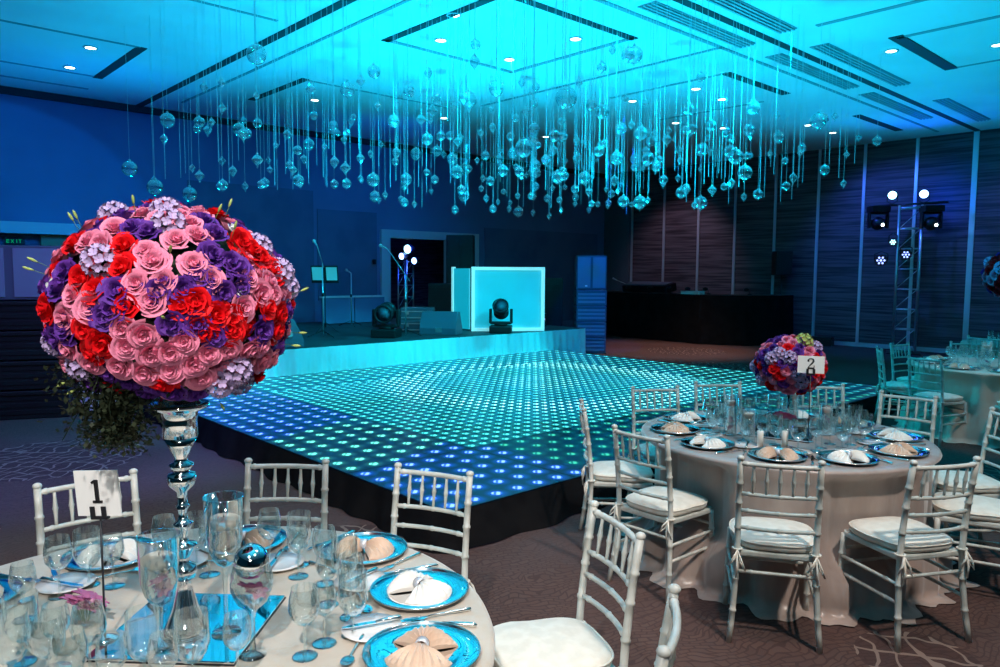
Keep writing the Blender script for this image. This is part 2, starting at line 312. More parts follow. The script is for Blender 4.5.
# ------------------------------------------------------------------ mesh builder
class MB:
    def __init__(s): s.v = []; s.f = []; s.sm = []
    def add(s, vs, fs, smooth=True):
        o = len(s.v); s.v += [tuple(p) for p in vs]
        for f in fs: s.f.append(tuple(i+o for i in f)); s.sm.append(smooth)
        return s
    def box(s, c, d, rot=None, smooth=False):
        hx, hy, hz = d[0]/2, d[1]/2, d[2]/2
        P = [Vector((sx*hx, sy*hy, sz*hz)) for sz in (-1, 1) for sy in (-1, 1) for sx in (-1, 1)]
        if rot is not None: P = [rot @ p for p in P]
        C = Vector(c)
        return s.add([p+C for p in P], [(0, 2, 3, 1), (4, 5, 7, 6), (0, 1, 5, 4), (2, 6, 7, 3), (0, 4, 6, 2), (1, 3, 7, 5)], smooth)
    def prism(s, poly, z0, z1, smooth=False):
        n = len(poly)
        vs = [(p[0], p[1], z0) for p in poly]+[(p[0], p[1], z1) for p in poly]
        fs = [tuple(range(n-1, -1, -1)), tuple(range(n, 2*n))]+[(i, (i+1) % n, n+(i+1) % n, n+i) for i in range(n)]
        return s.add(vs, fs, smooth)
    def lathe(s, prof, n=24, c=(0, 0, 0), closed=False, smooth=True, open_top=False):
        vs = []; fs = []; k = len(prof)
        for i in range(n):
            a = 2*pi*i/n
            for r, z in prof: vs.append((c[0]+r*cos(a), c[1]+r*sin(a), c[2]+z))
        m = k if closed else k-1
        for i in range(n):
            j = (i+1) % n
            for q in range(m):
                q2 = (q+1) % k
                fs.append((i*k+q, j*k+q, j*k+q2, i*k+q2))
        s.add(vs, fs, smooth)
        if not closed:
            o = len(s.v)-len(vs)
            if prof[0][0] > 1e-5: s.f.append(tuple(o+i*k for i in range(n-1, -1, -1))); s.sm.append(False)
            if prof[-1][0] > 1e-5 and not open_top: s.f.append(tuple(o+i*k+k-1 for i in range(n))); s.sm.append(False)
        return s
    def tube(s, pts, rad, n=8, cap=True):
        pts = [Vector(p) for p in pts]; k = len(pts)
        if not hasattr(rad, '__len__'): rad = [rad]*k
        vs = []; fs = []; prev = None
        for i, p in enumerate(pts):
            d = (pts[min(i+1, k-1)]-pts[max(i-1, 0)]).normalized()
            if prev is None:
                a = Vector((0, 0, 1)) if abs(d.z) < 0.9 else Vector((1, 0, 0))
                u = d.cross(a).normalized()
            else: u = (prev-d*prev.dot(d)).normalized()
            prev = u; w_ = d.cross(u)
            for j in range(n):
                t = 2*pi*j/n; vs.append(p+(u*cos(t)+w_*sin(t))*rad[i])
        for i in range(k-1):
            for j in range(n):
                j2 = (j+1) % n; fs.append((i*n+j, i*n+j2, (i+1)*n+j2, (i+1)*n+j))
        o = len(s.v); s.add(vs, fs)
        if cap:
            s.f.append(tuple(o+j for j in range(n-1, -1, -1))); s.sm.append(False)
            s.f.append(tuple(o+(k-1)*n+j for j in range(n))); s.sm.append(False)
        return s
    def sphere(s, c, r, nu=12, nv=8, sc=(1, 1, 1), smooth=True):
        prof = [(r*sin(pi*i/nv), -r*cos(pi*i/nv)) for i in range(nv+1)]
        prof[0] = (0, -r); prof[-1] = (0, r)
        o = len(s.v); s.lathe(prof, nu, (0, 0, 0), smooth=smooth)
        for i in range(o, len(s.v)):
            p = s.v[i]; s.v[i] = (c[0]+p[0]*sc[0], c[1]+p[1]*sc[1], c[2]+p[2]*sc[2])
        return s
    def grid(s, rows, closev=False, smooth=True):
        h = len(rows); k = len(rows[0]); vs = [p for r in rows for p in r]; fs = []
        for i in range(h-1):
            for j in range(k if closev else k-1):
                j2 = (j+1) % k; fs.append((i*k+j, i*k+j2, (i+1)*k+j2, (i+1)*k+j))
        return s.add(vs, fs, smooth)
    def xf(s, m, start=0):
        for i in range(start, len(s.v)): s.v[i] = tuple(m @ Vector(s.v[i]))
        return s
    def mesh(s, name):
        me = bpy.data.meshes.new(name); me.from_pydata(s.v, [], s.f); me.update()
        me.polygons.foreach_set('use_smooth', s.sm); return me
    def build(s, name, m, parent=None, bevel=0.0, seg=2):
        me = s.mesh(name); me.materials.append(m); o = bpy.data.objects.new(name, me); COL.objects.link(o)
        if parent is not None: o.parent = parent
        if bevel:
            b = o.modifiers.new('bevel', 'BEVEL'); b.width = bevel; b.segments = seg; b.limit_method = 'ANGLE'; b.harden_normals = False
        return o
def mobj(name, me, m, parent=None, loc=(0, 0, 0), rot=None):
    if not me.materials: me.materials.append(m)
    o = bpy.data.objects.new(name, me); COL.objects.link(o); o.location = loc
    if rot is not None: o.rotation_euler = rot
    if parent is not None: o.parent = parent
    return o
def tag(o, label, cat, group=None, kind=None):
    o['label'] = label; o['category'] = cat
    if group: o['group'] = group
    if kind: o['kind'] = kind
    return o
def thing(name, label, cat, loc=(0, 0, 0), rotz=0.0, group=None):
    o = bpy.data.objects.new(name, None); COL.objects.link(o); o.empty_display_size = 0.05
    o.location = loc; o.rotation_euler = (0, 0, rotz); return tag(o, label, cat, group)
def struct(name, mb, m, **k):
    o = mb.build(name, m, **k); o['kind'] = 'structure'; return o
KIDS = {}
def kids_of(root):
    if root.name not in KIDS: KIDS[root.name] = [(c, list(c.children)) for c in root.children]
    return KIDS[root.name]
def dup(root, loc, rotz=None, label=None, group=None, scale=None):
    r = root.copy(); COL.objects.link(r); r.location = loc
    if rotz is not None: r.rotation_euler = (0, 0, rotz)
    if scale is not None: r.scale = (scale,)*3
    if label: r['label'] = label
    if group: r['group'] = group
    for ch, gs in kids_of(root):
        c = ch.copy(); COL.objects.link(c); c.parent = r
        for g in gs:
            d = g.copy(); COL.objects.link(d); d.parent = c
    return r
class Proto:
    """first placement moves the source itself, later ones copy it"""
    def __init__(s, root): s.root = root; s.used = False; kids_of(root)
    def put(s, loc, rotz=0.0, label=None, group=None, scale=None):
        if not s.used:
            s.used = True; r = s.root; r.location = loc; r.rotation_euler = (0, 0, rotz)
            if label: r['label'] = label
            if group: r['group'] = group
            if scale is not None: r.scale = (scale,)*3
            return r
        return dup(s.root, loc, rotz, label, group, scale)
def RZ(a): return Matrix.Rotation(a, 3, 'Z')

# ================================================================== ROOM
XL, XR, YB, YL, CZ = -6.0, 18.85, -6.0, 15.5, 4.92
b = MB(); b.box(((XL+XR)/2, (YB+YL)/2, -0.1), (XR-XL+0.4, YL-YB+0.4, 0.2)); struct('floor', b, M_['carpet'])
b = MB(); b.box(((XL+XR)/2, (YB+YL)/2, CZ+0.1), (XR-XL+0.4, YL-YB+0.4, 0.2)); struct('ceiling', b, M_['ceiling'])
b = MB(); b.box((XR+0.1, (YB+YL)/2, CZ/2), (0.2, YL-YB, CZ)); struct('wall_right', b, M_['wood'])
b = MB(); b.box((XL-0.1, (YB+YL)/2, CZ/2), (0.2, YL-YB, CZ)); struct('wall_back', b, M_['wall_dark'])
b = MB(); b.box(((XL+XR)/2, YB-0.1, CZ/2), (XR-XL, 0.2, CZ)); struct('wall_front', b, M_['wall_dark'])
# left wall with the doorway behind the stage
DA, DB, DH = 10.35, 13.2, 2.62
b = MB(); b.box(((XL+DA)/2, YL+0.1, CZ/2), (DA-XL, 0.2, CZ)); b.box(((DB+XR)/2, YL+0.1, CZ/2), (XR-DB, 0.2, CZ))
b.box(((DA+DB)/2, YL+0.1, (CZ+DH)/2), (DB-DA, 0.2, CZ-DH)); struct('wall_left', b, M_['wall_left'])
b = MB(); b.box((DA-0.02, YL-0.03, DH/2), (0.26, 0.1, DH)); b.box((DB+0.02, YL-0.03, DH/2), (0.26, 0.1, DH))
b.box(((DA+DB)/2, YL-0.03, DH+0.09), (DB-DA+0.3, 0.1, 0.20)); struct('door_1', b, M_['light_trim'])
# passage seen through the doorway
b = MB(); b.box(((DA+DB)/2+0.6, 19.6, 1.6), (6.0, 0.1, 3.2)); b.box((DA-1.5, 17.6, 1.6), (0.1, 4.0, 3.2)); b.box((DB+2.6, 17.6, 1.6), (0.1, 4.0, 3.2))
struct('wall_passage', b, M_['wood'])
b = MB(); b.box(((DA+DB)/2+0.6, 17.6, 3.25), (6.0, 4.0, 0.1)); struct('ceiling_passage', b, M_['wall_dark'])
b = MB(); b.box(((DA+DB)/2+0.6, 17.6, -0.05), (6.0, 4.0, 0.1)); struct('floor_passage', b, M_['carpet'])
ti = [0]
def trim(bm, m):
    ti[0] += 1; return struct('trim_%d' % ti[0], bm, m)
for yy in (14.45, 13.26, 12.07, 10.91, 9.74, 8.59, 7.48, 6.32, 5.14, 3.96, 2.78, 1.6):     # metal strips between wood panels
    b = MB(); b.box((XR-0.012, yy, CZ/2), (0.024, 0.07 if yy != 5.14 else 0.11, CZ)); trim(b, M_['metal_strip'])
b = MB(); b.box((XR-0.015, (YB+YL)/2, 0.05), (0.03, YL-YB, 0.1)); struct('baseboard_right', b, M_['metal_strip'])
b = MB(); b.box(((XL+XR)/2, YL-0.05, CZ-0.06), (XR-XL, 0.10, 0.12)); trim(b, M_['slot'])               # dark shadow gap along the left wall
b = MB(); b.box((XR-0.05, 15.0, CZ/2), (0.1, 1.0, CZ)); trim(b, M_['wall_dark'])
for (x0, x1, z0, z1) in ((5.6, 8.4, 0.6, 3.6), (13.6, 18.4, 0.3, 3.0), (8.5, 10.1, 1.1, 3.2)):                                 # darker wall panels
    b = MB(); b.box(((x0+x1)/2, YL-0.01, (z0+z1)/2), (x1-x0, 0.03, z1-z0)); trim(b, M_['panel_dark'])
# bright header beam and opening at the far left
b = MB(); b.box((0.5, YL-0.2, 2.5), (6.1, 0.4, 0.2)); trim(b, M_['light_trim'])
b = MB(); b.box((0.5, YL-0.04, 1.2), (5.0, 0.08, 2.38)); trim(b, M_['panel_dark'])
b = MB(); b.box((3.15, YL-0.12, 1.2), (0.4, 0.16, 2.38)); trim(b, M_['tan'])
# ceiling: coffer lines, air slots and partition tracks
def cline(x0, y0, x1, y1, wd, m, t=0.012):
    b = MB(); b.box(((x0+x1)/2, (y0+y1)/2, CZ-t/2+0.001), (abs(x1-x0)+wd, abs(y1-y0)+wd, t)); return trim(b, m)
cline(4.7, -5.5, 4.7, 15.4, 0.13, M_['slot'])
cline(4.7, 5.12, 18.8, 5.12, 0.11, M_['slot'])
for (a0, b0, a1, b1) in ((5.87, 6.36, 5.87, 8.70), (5.87, 6.36, 8.2, 6.36)): cline(a0, b0, a1, b1, 0.12, M_['slot'])
for (a0, b0, a1, b1) in ((8.2, 6.36, 8.2, 8.7), (5.87, 8.7, 8.2, 8.7)): cline(a0, b0, a1, b1, 0.08, M_['slotline'])
cline(5.0, 5.76, 9.43, 5.76, 0.07, M_['slotline']); cline(9.43, 5.76, 18.3, 5.76, 0.06, M_['slotline'])
cline(9.43, 5.76, 9.43, 10.8, 0.06, M_['slotline']); cline(5.2, 5.76, 5.2, 14.5, 0.05, M_['slotline'])
cline(10.68, 6.43, 10.68, 8.7, 0.07, M_['slotline']); cline(10.75, 6.42, 12.58, 6.42, 0.16, M_['slot'])
cline(15.4, 6.29, 17.5, 6.29, 0.16, M_['slot']); cline(12.9, 7.0, 12.9, 9.2, 0.06, M_['slotline'])
cline(6.05, 11.4, 6.05, 13.35, 0.13, M_['slot']); cline(6.05, 11.4, 9.0, 11.4, 0.05, M_['slotline'])
cline(3.54, 11.45, 3.54, 13.6, 0.14, M_['slot']); cline(0.6, 13.6, 3.5, 13.6, 0.05, M_['slotline']); cline(0.4, 11.4, 3.5, 11.4, 0.05, M_['slotline'])
cline(-0.5, 9.0, 4.4, 9.0, 0.05, M_['slotline'])
cline(0.2, 14.6, 3.6, 14.6, 0.06, M_['slotline'])
cline(10.75, 3.92, 12.85, 3.92, 0.18, M_['slot']); cline(10.75, 1.0, 10.75, 3.9, 0.08, M_['slotline']); cline(9.49, 0.5, 9.49, 4.4, 0.08, M_['slotline'])
cline(15.35, 3.5, 17.2, 3.5, 0.16, M_['slot']); cline(12.9, 1.2, 12.9, 3.9, 0.05, M_['slotline'])
def vane_grille(x0, x1, y):
    t = thing('linear_air_grille', 'slatted ceiling air grille '+('beside the partition track, row nearest the camera' if y < 5 else 'between the partition track and thin coffer line')+(', far length' if x0 > 12 else ', near length'), 'air grille', ((x0+x1)/2, y, CZ-0.001), 0, 'linear air grilles')
    bb = MB(); bb.box((0, 0, -0.005), (x1-x0, 0.26, 0.01)); bb.build('backing', M_['slotline'], t)
    for k in range(4):
        bb = MB(); bb.box((0, -0.09+0.06*k, -0.018), (x1-x0, 0.026, 0.016)); bb.build('slat', M_['vane'], t)
vane_grille(7.3, 9.6, 5.46); vane_grille(10.3, 13.0, 5.44); vane_grille(7.7, 9.4, 4.78); vane_grille(10.3, 13.4, 4.78)
vane_grille(15.0, 17.6, 4.7); vane_grille(13.6, 16.6, 5.44)
def downlight():
    t = thing('downlight', '', 'ceiling light', (0, 0, 0), 0, 'recessed ceiling downlights')
    bb = MB(); bb.lathe([(0.075, 0), (0.095, 0), (0.095, -0.012), (0.07, -0.012)], 20, closed=True); bb.build('ring', M_['light_trim'], t)
    bb = MB(); bb.lathe([(0.0, -0.004), (0.072, -0.004), (0.072, -0.008), (0.0, -0.008)], 20); bb.build('lens', M_['lamp_on'], t)
    return t
dl = Proto(downlight())
for (x, y, lb) in ((5.9, 7.3, 'left of the square coffer centre, nearest the camera'), (7.68, 6.9, 'right inside the square coffer'), (7.7, 8.22, 'at the far corner inside the square coffer'), (6.4, 8.2, 'at the left inside the square coffer'),
               (3.05, 13.26, 'near the left wall, lower of a pair'), (3.01, 11.9, 'near the left wall, upper of a pair'), (11.2, 7.3, 'past the thin coffer line, left one of the middle cluster'), (12.2, 7.4, 'middle cluster over the far hanging balls'),
               (11.15, 8.6, 'over the far hanging balls, left of centre'), (13.4, 9.2, 'among the far crystals, low in the ceiling view'), (15.6, 7.4, 'right of the hanging crystals, far row'), (16.8, 7.4, 'right of the hanging crystals, farthest row'),
               (14.6, 8.8, 'far row behind the crystals at the right'), (12.6, 12.2, 'far behind the crystals at centre'), (9.6, 12.2, 'far behind the crystals, centre left'), (6.9, 12.6, 'behind the left crystals'),
               (12.05, 3.1, 'right coffer, nearer the slot corner'), (13.4, 3.15, 'right coffer, farther from the slot corner'), (11.3, 4.2, 'beside the partition track at right')):
    dl.put((x, y, CZ), 0, 'round recessed ceiling downlight '+lb)

# ================================================================== DANCE FLOOR
t = thing('dance_floor', 'raised dance floor of glowing blue and teal LED dot panels with black skirt', 'dance floor', (0, 0, 0))
b = MB(); b.box(((DX0+DX1)/2, (DY0+DY1)/2, DZ-0.05), (DX1-DX0, DY1-DY0, 0.1)); b.build('deck', M_['led'], t)
def pleated(pts, z0, z1, step=0.03, amp=0.02, flare=0.05, seed=1, gather=5.0):
    """vertical cloth band along a polyline (outward = right of travel), folds growing downward"""
    rnd = random.Random(seed); b = MB(); path = []; s = 0
    for i in range(len(pts)-1):
        a = Vector(pts[i]); c = Vector(pts[i+1]); L = (c-a).length; n = max(2, int(L/step)); d = (c-a)/L; nr = Vector((d.y, -d.x))
        for k in range(n+(1 if i == len(pts)-2 else 0)): path.append((a+d*(L*k/n), nr, s+L*k/n))
        s += L
    rows = []
    ph = [rnd.uniform(0, 6.28) for _ in range(4)]
    for h in (1.0, 0.8, 0.5, 0.2, 0.0):
        row = []
        for p, nr, q in path:
            f = sin(q*2*pi*gather+ph[0]+1.2*sin(q*1.7+ph[1]))*0.6+sin(q*2*pi*gather*0.43+ph[2])*0.4
            o = 0.012+flare*(1-h)+amp*f*(0.25+0.75*(1-h))
            zz = z0+(z1-z0)*h+(0.0 if h > 0 else 0.006*(1+sin(q*9+ph[3])))
            row.append((p.x+nr.x*o, p.y+nr.y*o, zz))
        rows.append(row)
    b.grid(rows); return b
pleated([(DX0, DY1), (DX0, DY0), (DX1, DY0), (DX1, DY1)], 0.001, DZ-0.004, 0.025, 0.035, 0.09, 3, 2.2).build('skirt', M_['black_cloth'], t)

# ================================================================== STAGE
SX0, SX1, SY0, SY1, SZ = 2.5, 11.8, 10.22, 15.3, 0.62
t = thing('stage', 'low black-topped stage with a white fabric front lit cyan', 'stage', (0, 0, 0))
b = MB(); b.box(((SX0+SX1)/2, (SY0+SY1)/2, SZ-0.04), (SX1-SX0, SY1-SY0, 0.08)); b.build('platform', M_['stage_top'], t)
pleated([(SX0, SY1), (SX0, SY0), (SX1, SY0), (SX1, SY1)][::1], 0.004, SZ-0.005, 0.012, 0.05, 0.05, 5, 5.5).build('skirt', M_['white_drape'], t)
b = MB()
for xx in (3.0, 5.5, 8.0, 11.2):
    for yy in (10.6, 12.8, 15.0): b.box((xx, yy, (SZ-0.08)/2), (0.06, 0.06, SZ-0.08))
b.build('support_legs', M_['blackm'], t)

# ---- loudspeaker cabinets
def cabinet(name, label, loc, rz, dims, kind, m, group):
    wd, dp, h = dims
    t = thing(name, label, 'loudspeaker', loc, rz, group)
    b = MB(); b.box((0, 0, h/2), (dp, wd, h)); b.build('cabinet', m, t, bevel=0.012)
    if kind == 'top':
        for s in (-1, 1):
            b = MB(); b.box((-dp/2-0.006, s*wd*0.25, h/2), (0.02, wd*0.42, h*0.9)); b.build('grille', M_['black'] if m is M_['black'] else M_['bluecab2'], t, bevel=0.004)
        b = MB(); b.box((-dp/2-0.012, wd*0.18, 0.08), (0.01, 0.05, 0.03)); b.build('badge', M_['card'], t)
    else:
        b = MB()
        for k in range(3): b.box((-dp/2-0.004, 0, h*(0.25+0.25*k)), (0.01, wd*0.9, h*0.16))
        b.build('grille', M_['black'] if m is M_['black'] else M_['bluecab2'], t, bevel=0.003)
        b = MB(); b.box((-dp/2-0.012, 0, h*0.9), (0.03, wd*0.96, 0.02)); b.build('lip', m, t)
        for s in (-1, 1):
            b = MB(); b.box((-dp*0.1, s*(wd/2+0.006), h*0.6), (0.16, 0.014, 0.05)); b.build('handle', M_['blackm'], t)
    return t
ori = radians(45)
for k in range(4):
    cabinet('loudspeaker', ['blue-lit bass loudspeaker at the bottom of the right stack beside the stage', 'blue-lit bass loudspeaker second from the bottom of the right stack', 'blue-lit bass loudspeaker third from the bottom of the right stack', 'blue-lit bass loudspeaker fourth from the bottom of the right stack'][k],
            (12.66, 10.84, 0.352*k), ori+0.05, (0.66, 0.6, 0.34), 'sub', M_['bluecab'], 'right loudspeaker stack')
cabinet('loudspeaker', 'two-panel top loudspeaker crowning the right stack beside the stage', (12.66, 10.84, 1.41), ori+0.05, (0.66, 0.5, 0.74), 'top', M_['bluecab'], 'right loudspeaker stack')
for k in range(4):
    cabinet('loudspeaker', ['dark bass loudspeaker at the bottom of the left stack behind the bouquet', 'dark bass loudspeaker second from the bottom of the left stack', 'dark bass loudspeaker third from the bottom of the left stack', 'dark bass loudspeaker under the top box of the left stack'][k],
            (1.75, 10.55, 0.355*k), radians(66), (1.15, 0.6, 0.34), 'sub', M_['black'], 'left loudspeaker stack')
cabinet('loudspeaker', 'two-panel top loudspeaker on the left stack behind the pink bouquet', (1.75, 10.55, 1.42), radians(66), (1.15, 0.5, 0.64), 'top', M_['bluecab'], 'left loudspeaker stack')

def wedge(label, loc, rz, wd=0.62):
    t = thing('floor_monitor', label, 'stage monitor', loc, rz, 'wedge monitors on the stage')
    prof = [(-0.22, 0.0), (0.24, 0.0), (0.24, 0.12), (0.10, 0.42), (-0.06, 0.42), (-0.24, 0.08)]
    b = MB(); n = len(prof)
    vs = [(x, -wd/2, z) for x, z in prof]+[(x, wd/2, z) for x, z in prof]
    b.add(vs, [tuple(range(n)), tuple(range(2*n-1, n-1, -1))]+[(i, n+i, n+(i+1) % n, (i+1) % n) for i in range(n)], False)
    b.build('cabinet', M_['greycab'], t, bevel=0.01)
    b = MB(); R = Matrix.Rotation(-0.485, 3, 'Y')
    b.box((-0.153, 0, 0.255), (0.012, wd*0.9, 0.34), Matrix.Rotation(radians(28), 3, 'Y')); b.build('grille', M_['grille'], t)
    b = MB(); b.lathe([(0, 0), (0.055, 0), (0.06, 0.02), (0.03, 0.035), (0, 0.03)], 16); b.xf(Matrix.Translation((0.02, -wd/2, 0.2)) @ Matrix.Rotation(radians(90), 4, 'X')); b.build('side_handle', M_['alu'], t)
    b = MB(); b.box((0.238, 0.02, 0.09), (0.012, 0.12, 0.08)); b.build('connector_plate', M_['alu'], t)
    return t
wedge('blue-grey wedge monitor at the stage edge beside the bouquet', (5.35, 10.85, SZ), radians(-20), 0.95)
wedge('dark wedge monitor in front of the stacked cases at stage centre', (8.55, 10.95, SZ), radians(215), 0.7)
def mic_stand(label, loc, h, boom=None, rz=0.0, name='microphone_stand'):
    t = thing(name, label, 'microphone stand', loc, rz, 'microphone stands on the stage')
    for k in range(3):
        a = 2*pi*k/3; b = MB(); b.tube([(0, 0, 0.12), (0.28*cos(a), 0.28*sin(a), 0.008)], 0.008, 6); b.build('leg', M_['blackm'], t)
    b = MB(); b.tube([(0, 0, 0.03), (0, 0, h)], 0.011, 8); b.build('pole', M_['alu'], t)
    b = MB(); b.lathe([(0.012, 0), (0.022, 0), (0.022, 0.06), (0.012, 0.06)], 10, (0, 0, h*0.55)); b.build('clutch', M_['blackm'], t)
    e = Vector((0, 0, h))
    if boom:
        e2 = Vector((boom[0], 0, h+boom[1])); b = MB(); b.tube([e-(e2-e)*0.25, e2], 0.008, 6); b.build('boom', M_['alu'], t); e = e2
    b = MB(); b.tube([e, e+Vector((-0.1, 0, 0.05))], [0.012, 0.018], 8); b.sphere(e+Vector((-0.13, 0, 0.065)), 0.03, 10, 8); b.build('microphone', M_['light_trim'], t)
    return t
mic_stand('tall boom microphone stand at the left of the stage beside the bouquet', (6.51, 11.7, SZ), 1.3, (-0.25, 0.3), 0.7)
mic_stand('straight microphone stand farther back by the pale low screen', (8.29, 13.7, SZ), 1.12, None, 0.2)
mic_stand('boom microphone stand in front of the doorway at stage centre', (7.78, 11.0, SZ), 1.1, (-0.32, 0.46), -0.75)
def music_stand(label, loc, rz):
    t = thing('music_stand', label, 'music stand', loc, rz)
    for k in range(3):
        a = 2*pi*k/3+0.4; b = MB(); b.tube([(0, 0, 0.2), (0.25*cos(a), 0.25*sin(a), 0.008)], 0.007, 6); b.build('leg', M_['blackm'], t)
    b = MB(); b.tube([(0, 0, 0.1), (0, 0, 1.0)], 0.01, 6); b.build('pole', M_['blackm'], t)
    b = MB(); b.box((0, 0, 1.1), (0.02, 0.5, 0.34), Matrix.Rotation(radians(-20), 3, 'Y')); b.build('desk', M_['blackm'], t)
    for s in (-1, 1):
        b = MB(); b.box((-0.02, 0.13*s, 1.11), (0.004, 0.2, 0.26), Matrix.Rotation(radians(-20), 3, 'Y')); b.build('sheet', M_['card'], t)
music_stand('music stand with pale sheets on the left of the stage', (7.0, 12.5, SZ), 0.9)
def moving_head(label, loc, rz, tilt, s=1.0):
    t = thing('moving_head_light', label, 'stage light', loc, rz, 'moving head lights'); t.scale = (s, s, s)
    b = MB(); b.box((0, 0, 0.07), (0.42, 0.42, 0.14)); b.build('base', M_['black'], t, bevel=0.02)
    b = MB(); b.lathe([(0.13, 0.14), (0.13, 0.18), (0.10, 0.18)], 16); b.box((0, 0, 0.19), (0.18, 0.40, 0.05))
    for q in (-1, 1): b.box((0, 0.2*q, 0.32), (0.12, 0.05, 0.28))
    b.build('yoke', M_['black'], t, bevel=0.012)
    b = MB(); b.lathe([(0, -0.16), (0.10, -0.16), (0.13, -0.10), (0.135, 0.05), (0.155, 0.14), (0.155, 0.2), (0.13, 0.2), (0.12, 0.18)], 20)
    for k in range(4): b.lathe([(0.137, -0.08+0.035*k), (0.147, -0.075+0.035*k), (0.137, -0.065+0.035*k)], 20)
    R = Matrix.Translation((0, 0, 0.42)) @ Matrix.Rotation(tilt, 4, 'Y'); b.xf(R); h = b.build('head', M_['blackm'], t)
    b = MB(); b.lathe([(0, 0.19), (0.12, 0.185)], 20); b.xf(R); b.build('lens', M_['greycab'], h)
    return t
moving_head('moving head light with round head on the stage, left of the centre monitor', (7.35, 10.98, SZ), 0.7, radians(-100), 1.08)
moving_head('moving head light casting shadows on the glowing booth', (9.62, 10.46, SZ), 0.75, radians(-55), 1.0)
# glowing DJ booth
t = thing('stage_booth', 'glowing cyan-white folding booth front standing on the stage', 'booth', (9.42, 11.1, SZ))
bx, by = 10.62-9.42, 10.22-11.1+0.06
L = sqrt(bx*bx+by*by); a = atan2(by, bx); H = 1.26; R = RZ(a)
def face(nm, m, c, d, base=R, off=Vector((0, 0, 0))):
    b = MB(); b.box(tuple(base @ Vector(c)+off), d, base); return b.build(nm, m, t)
face('front_panel', M_['booth_white'], (L/2, 0.02, H/2), (L-0.1, 0.03, H-0.1))
for (cx, dx) in ((0.03, 0.06), (L-0.03, 0.06)): face('upright', M_['booth_edge'], (cx, 0, H/2), (dx, 0.08, H))
face('top_rail', M_['booth_edge'], (L/2, 0, H-0.03), (L-0.12, 0.08, 0.06)); face('bottom_rail', M_['booth_edge'], (L/2, 0, 0.03), (L-0.12, 0.08, 0.06))
R3 = RZ(radians(84)); 
face('side_panel', M_['booth_white'], (0.34, 0.0, H/2), (0.55, 0.03, H-0.06), R3); face('upright', M_['booth_edge'], (0.65, 0, H/2), (0.05, 0.07, H), R3)
R4 = RZ(radians(50))
face('side_panel', M_['booth_white'], (0.34, 0.0, H/2), (0.6, 0.03, H-0.06), R4, Vector((bx, by, 0)))
# dark cases
for k, lb in enumerate(('blue-lit equipment case under another, behind the centre stage monitor', 'blue-lit equipment case on top of another, behind the centre stage monitor')):
    t = thing('equipment_case', lb, 'case', (8.6, 11.75, SZ+0.235*k), radians(-42), 'equipment cases on the stage')
    b = MB(); b.box((0, 0, 0.115), (0.62, 0.42, 0.23)); b.build('body', M_['bluecab'], t, bevel=0.01)
    b = MB(); b.box((0, -0.215, 0.16), (0.6, 0.012, 0.02)); b.box((0, -0.215, 0.04), (0.6, 0.012, 0.02)); b.build('trim_edge', M_['alu'], t)
    for s in (-1, 1):
        b = MB(); b.box((0.18*s, -0.222, 0.13), (0.05, 0.014, 0.06)); b.build('latch', M_['alu'], t)
# pale low screen at the back of the stage
t = thing('low_screen', 'pale waist-high screen panels along the back of the stage', 'screen', (8.75, 14.35, SZ))
for k in range(2):
    b = MB(); b.box((-0.4+0.8*k, 0, 0.3), (0.78, 0.06, 0.56)); b.build('panel', M_['wall_left'], t, bevel=0.005)
b = MB(); b.box((0, 0, 0.6), (1.64, 0.1, 0.04)); b.build('cap_rail', M_['light_trim'], t)
# tall black box above booth: column speaker behind it
cabinet('loudspeaker', 'tall black loudspeaker column standing behind the glowing booth', (11.0, 13.35, SZ), ori, (0.62, 0.5, 2.0), 'top', M_['black'], None)
# subwoofer at the doorway
cabinet('loudspeaker', 'black square loudspeaker in front of the doorway, left of the booth', (10.3, 13.0, SZ), ori, (0.75, 0.5, 0.9), 'sub', M_['black'], None)
# console behind booth
t = thing('lighting_console', 'small console with a pink glowing strip right of the booth', 'console', (11.35, 11.3, SZ), ori)
b = MB(); b.box((0, 0, 0.14), (0.3, 0.55, 0.28)); b.build('case', M_['black'], t, bevel=0.01)
b = MB(); b.box((-0.16, 0, 0.16), (0.012, 0.5, 0.035)); b.build('screen_strip', M_['pinklight'], t)
cabinet('loudspeaker', 'black loudspeaker at the right end of the stage beside the stack', (12.75, 12.3, 0.0), ori, (0.8, 0.6, 1.65), 'sub', M_['black'], None)
# warm sconce
t = thing('wall_sconce', 'small wall lamp casting warm orange light left of the doorway', 'wall lamp', (9.98, YL, 1.95))
b = MB(); b.lathe([(0.045, 0), (0.05, 0.12), (0.0, 0.12)], 14, (0, -0.09, 0)); b.build('shade', M_['blackm'], t)
b = MB(); b.box((0, -0.03, 0.08), (0.04, 0.06, 0.05)); b.build('bracket', M_['blackm'], t)
b = MB(); b.lathe([(0, 0.02), (0.04, 0.02), (0.035, 0.05), (0, 0.05)], 12, (0, -0.09, 0)); b.build('bulb', M_['lamp_warm'], t)
spot('sconce_light', (9.98, YL-0.1, 1.96), (9.98, YL+0.02, 1.2), 90, (1.0, 0.5, 0.15), 80, 0.8, 0.02)
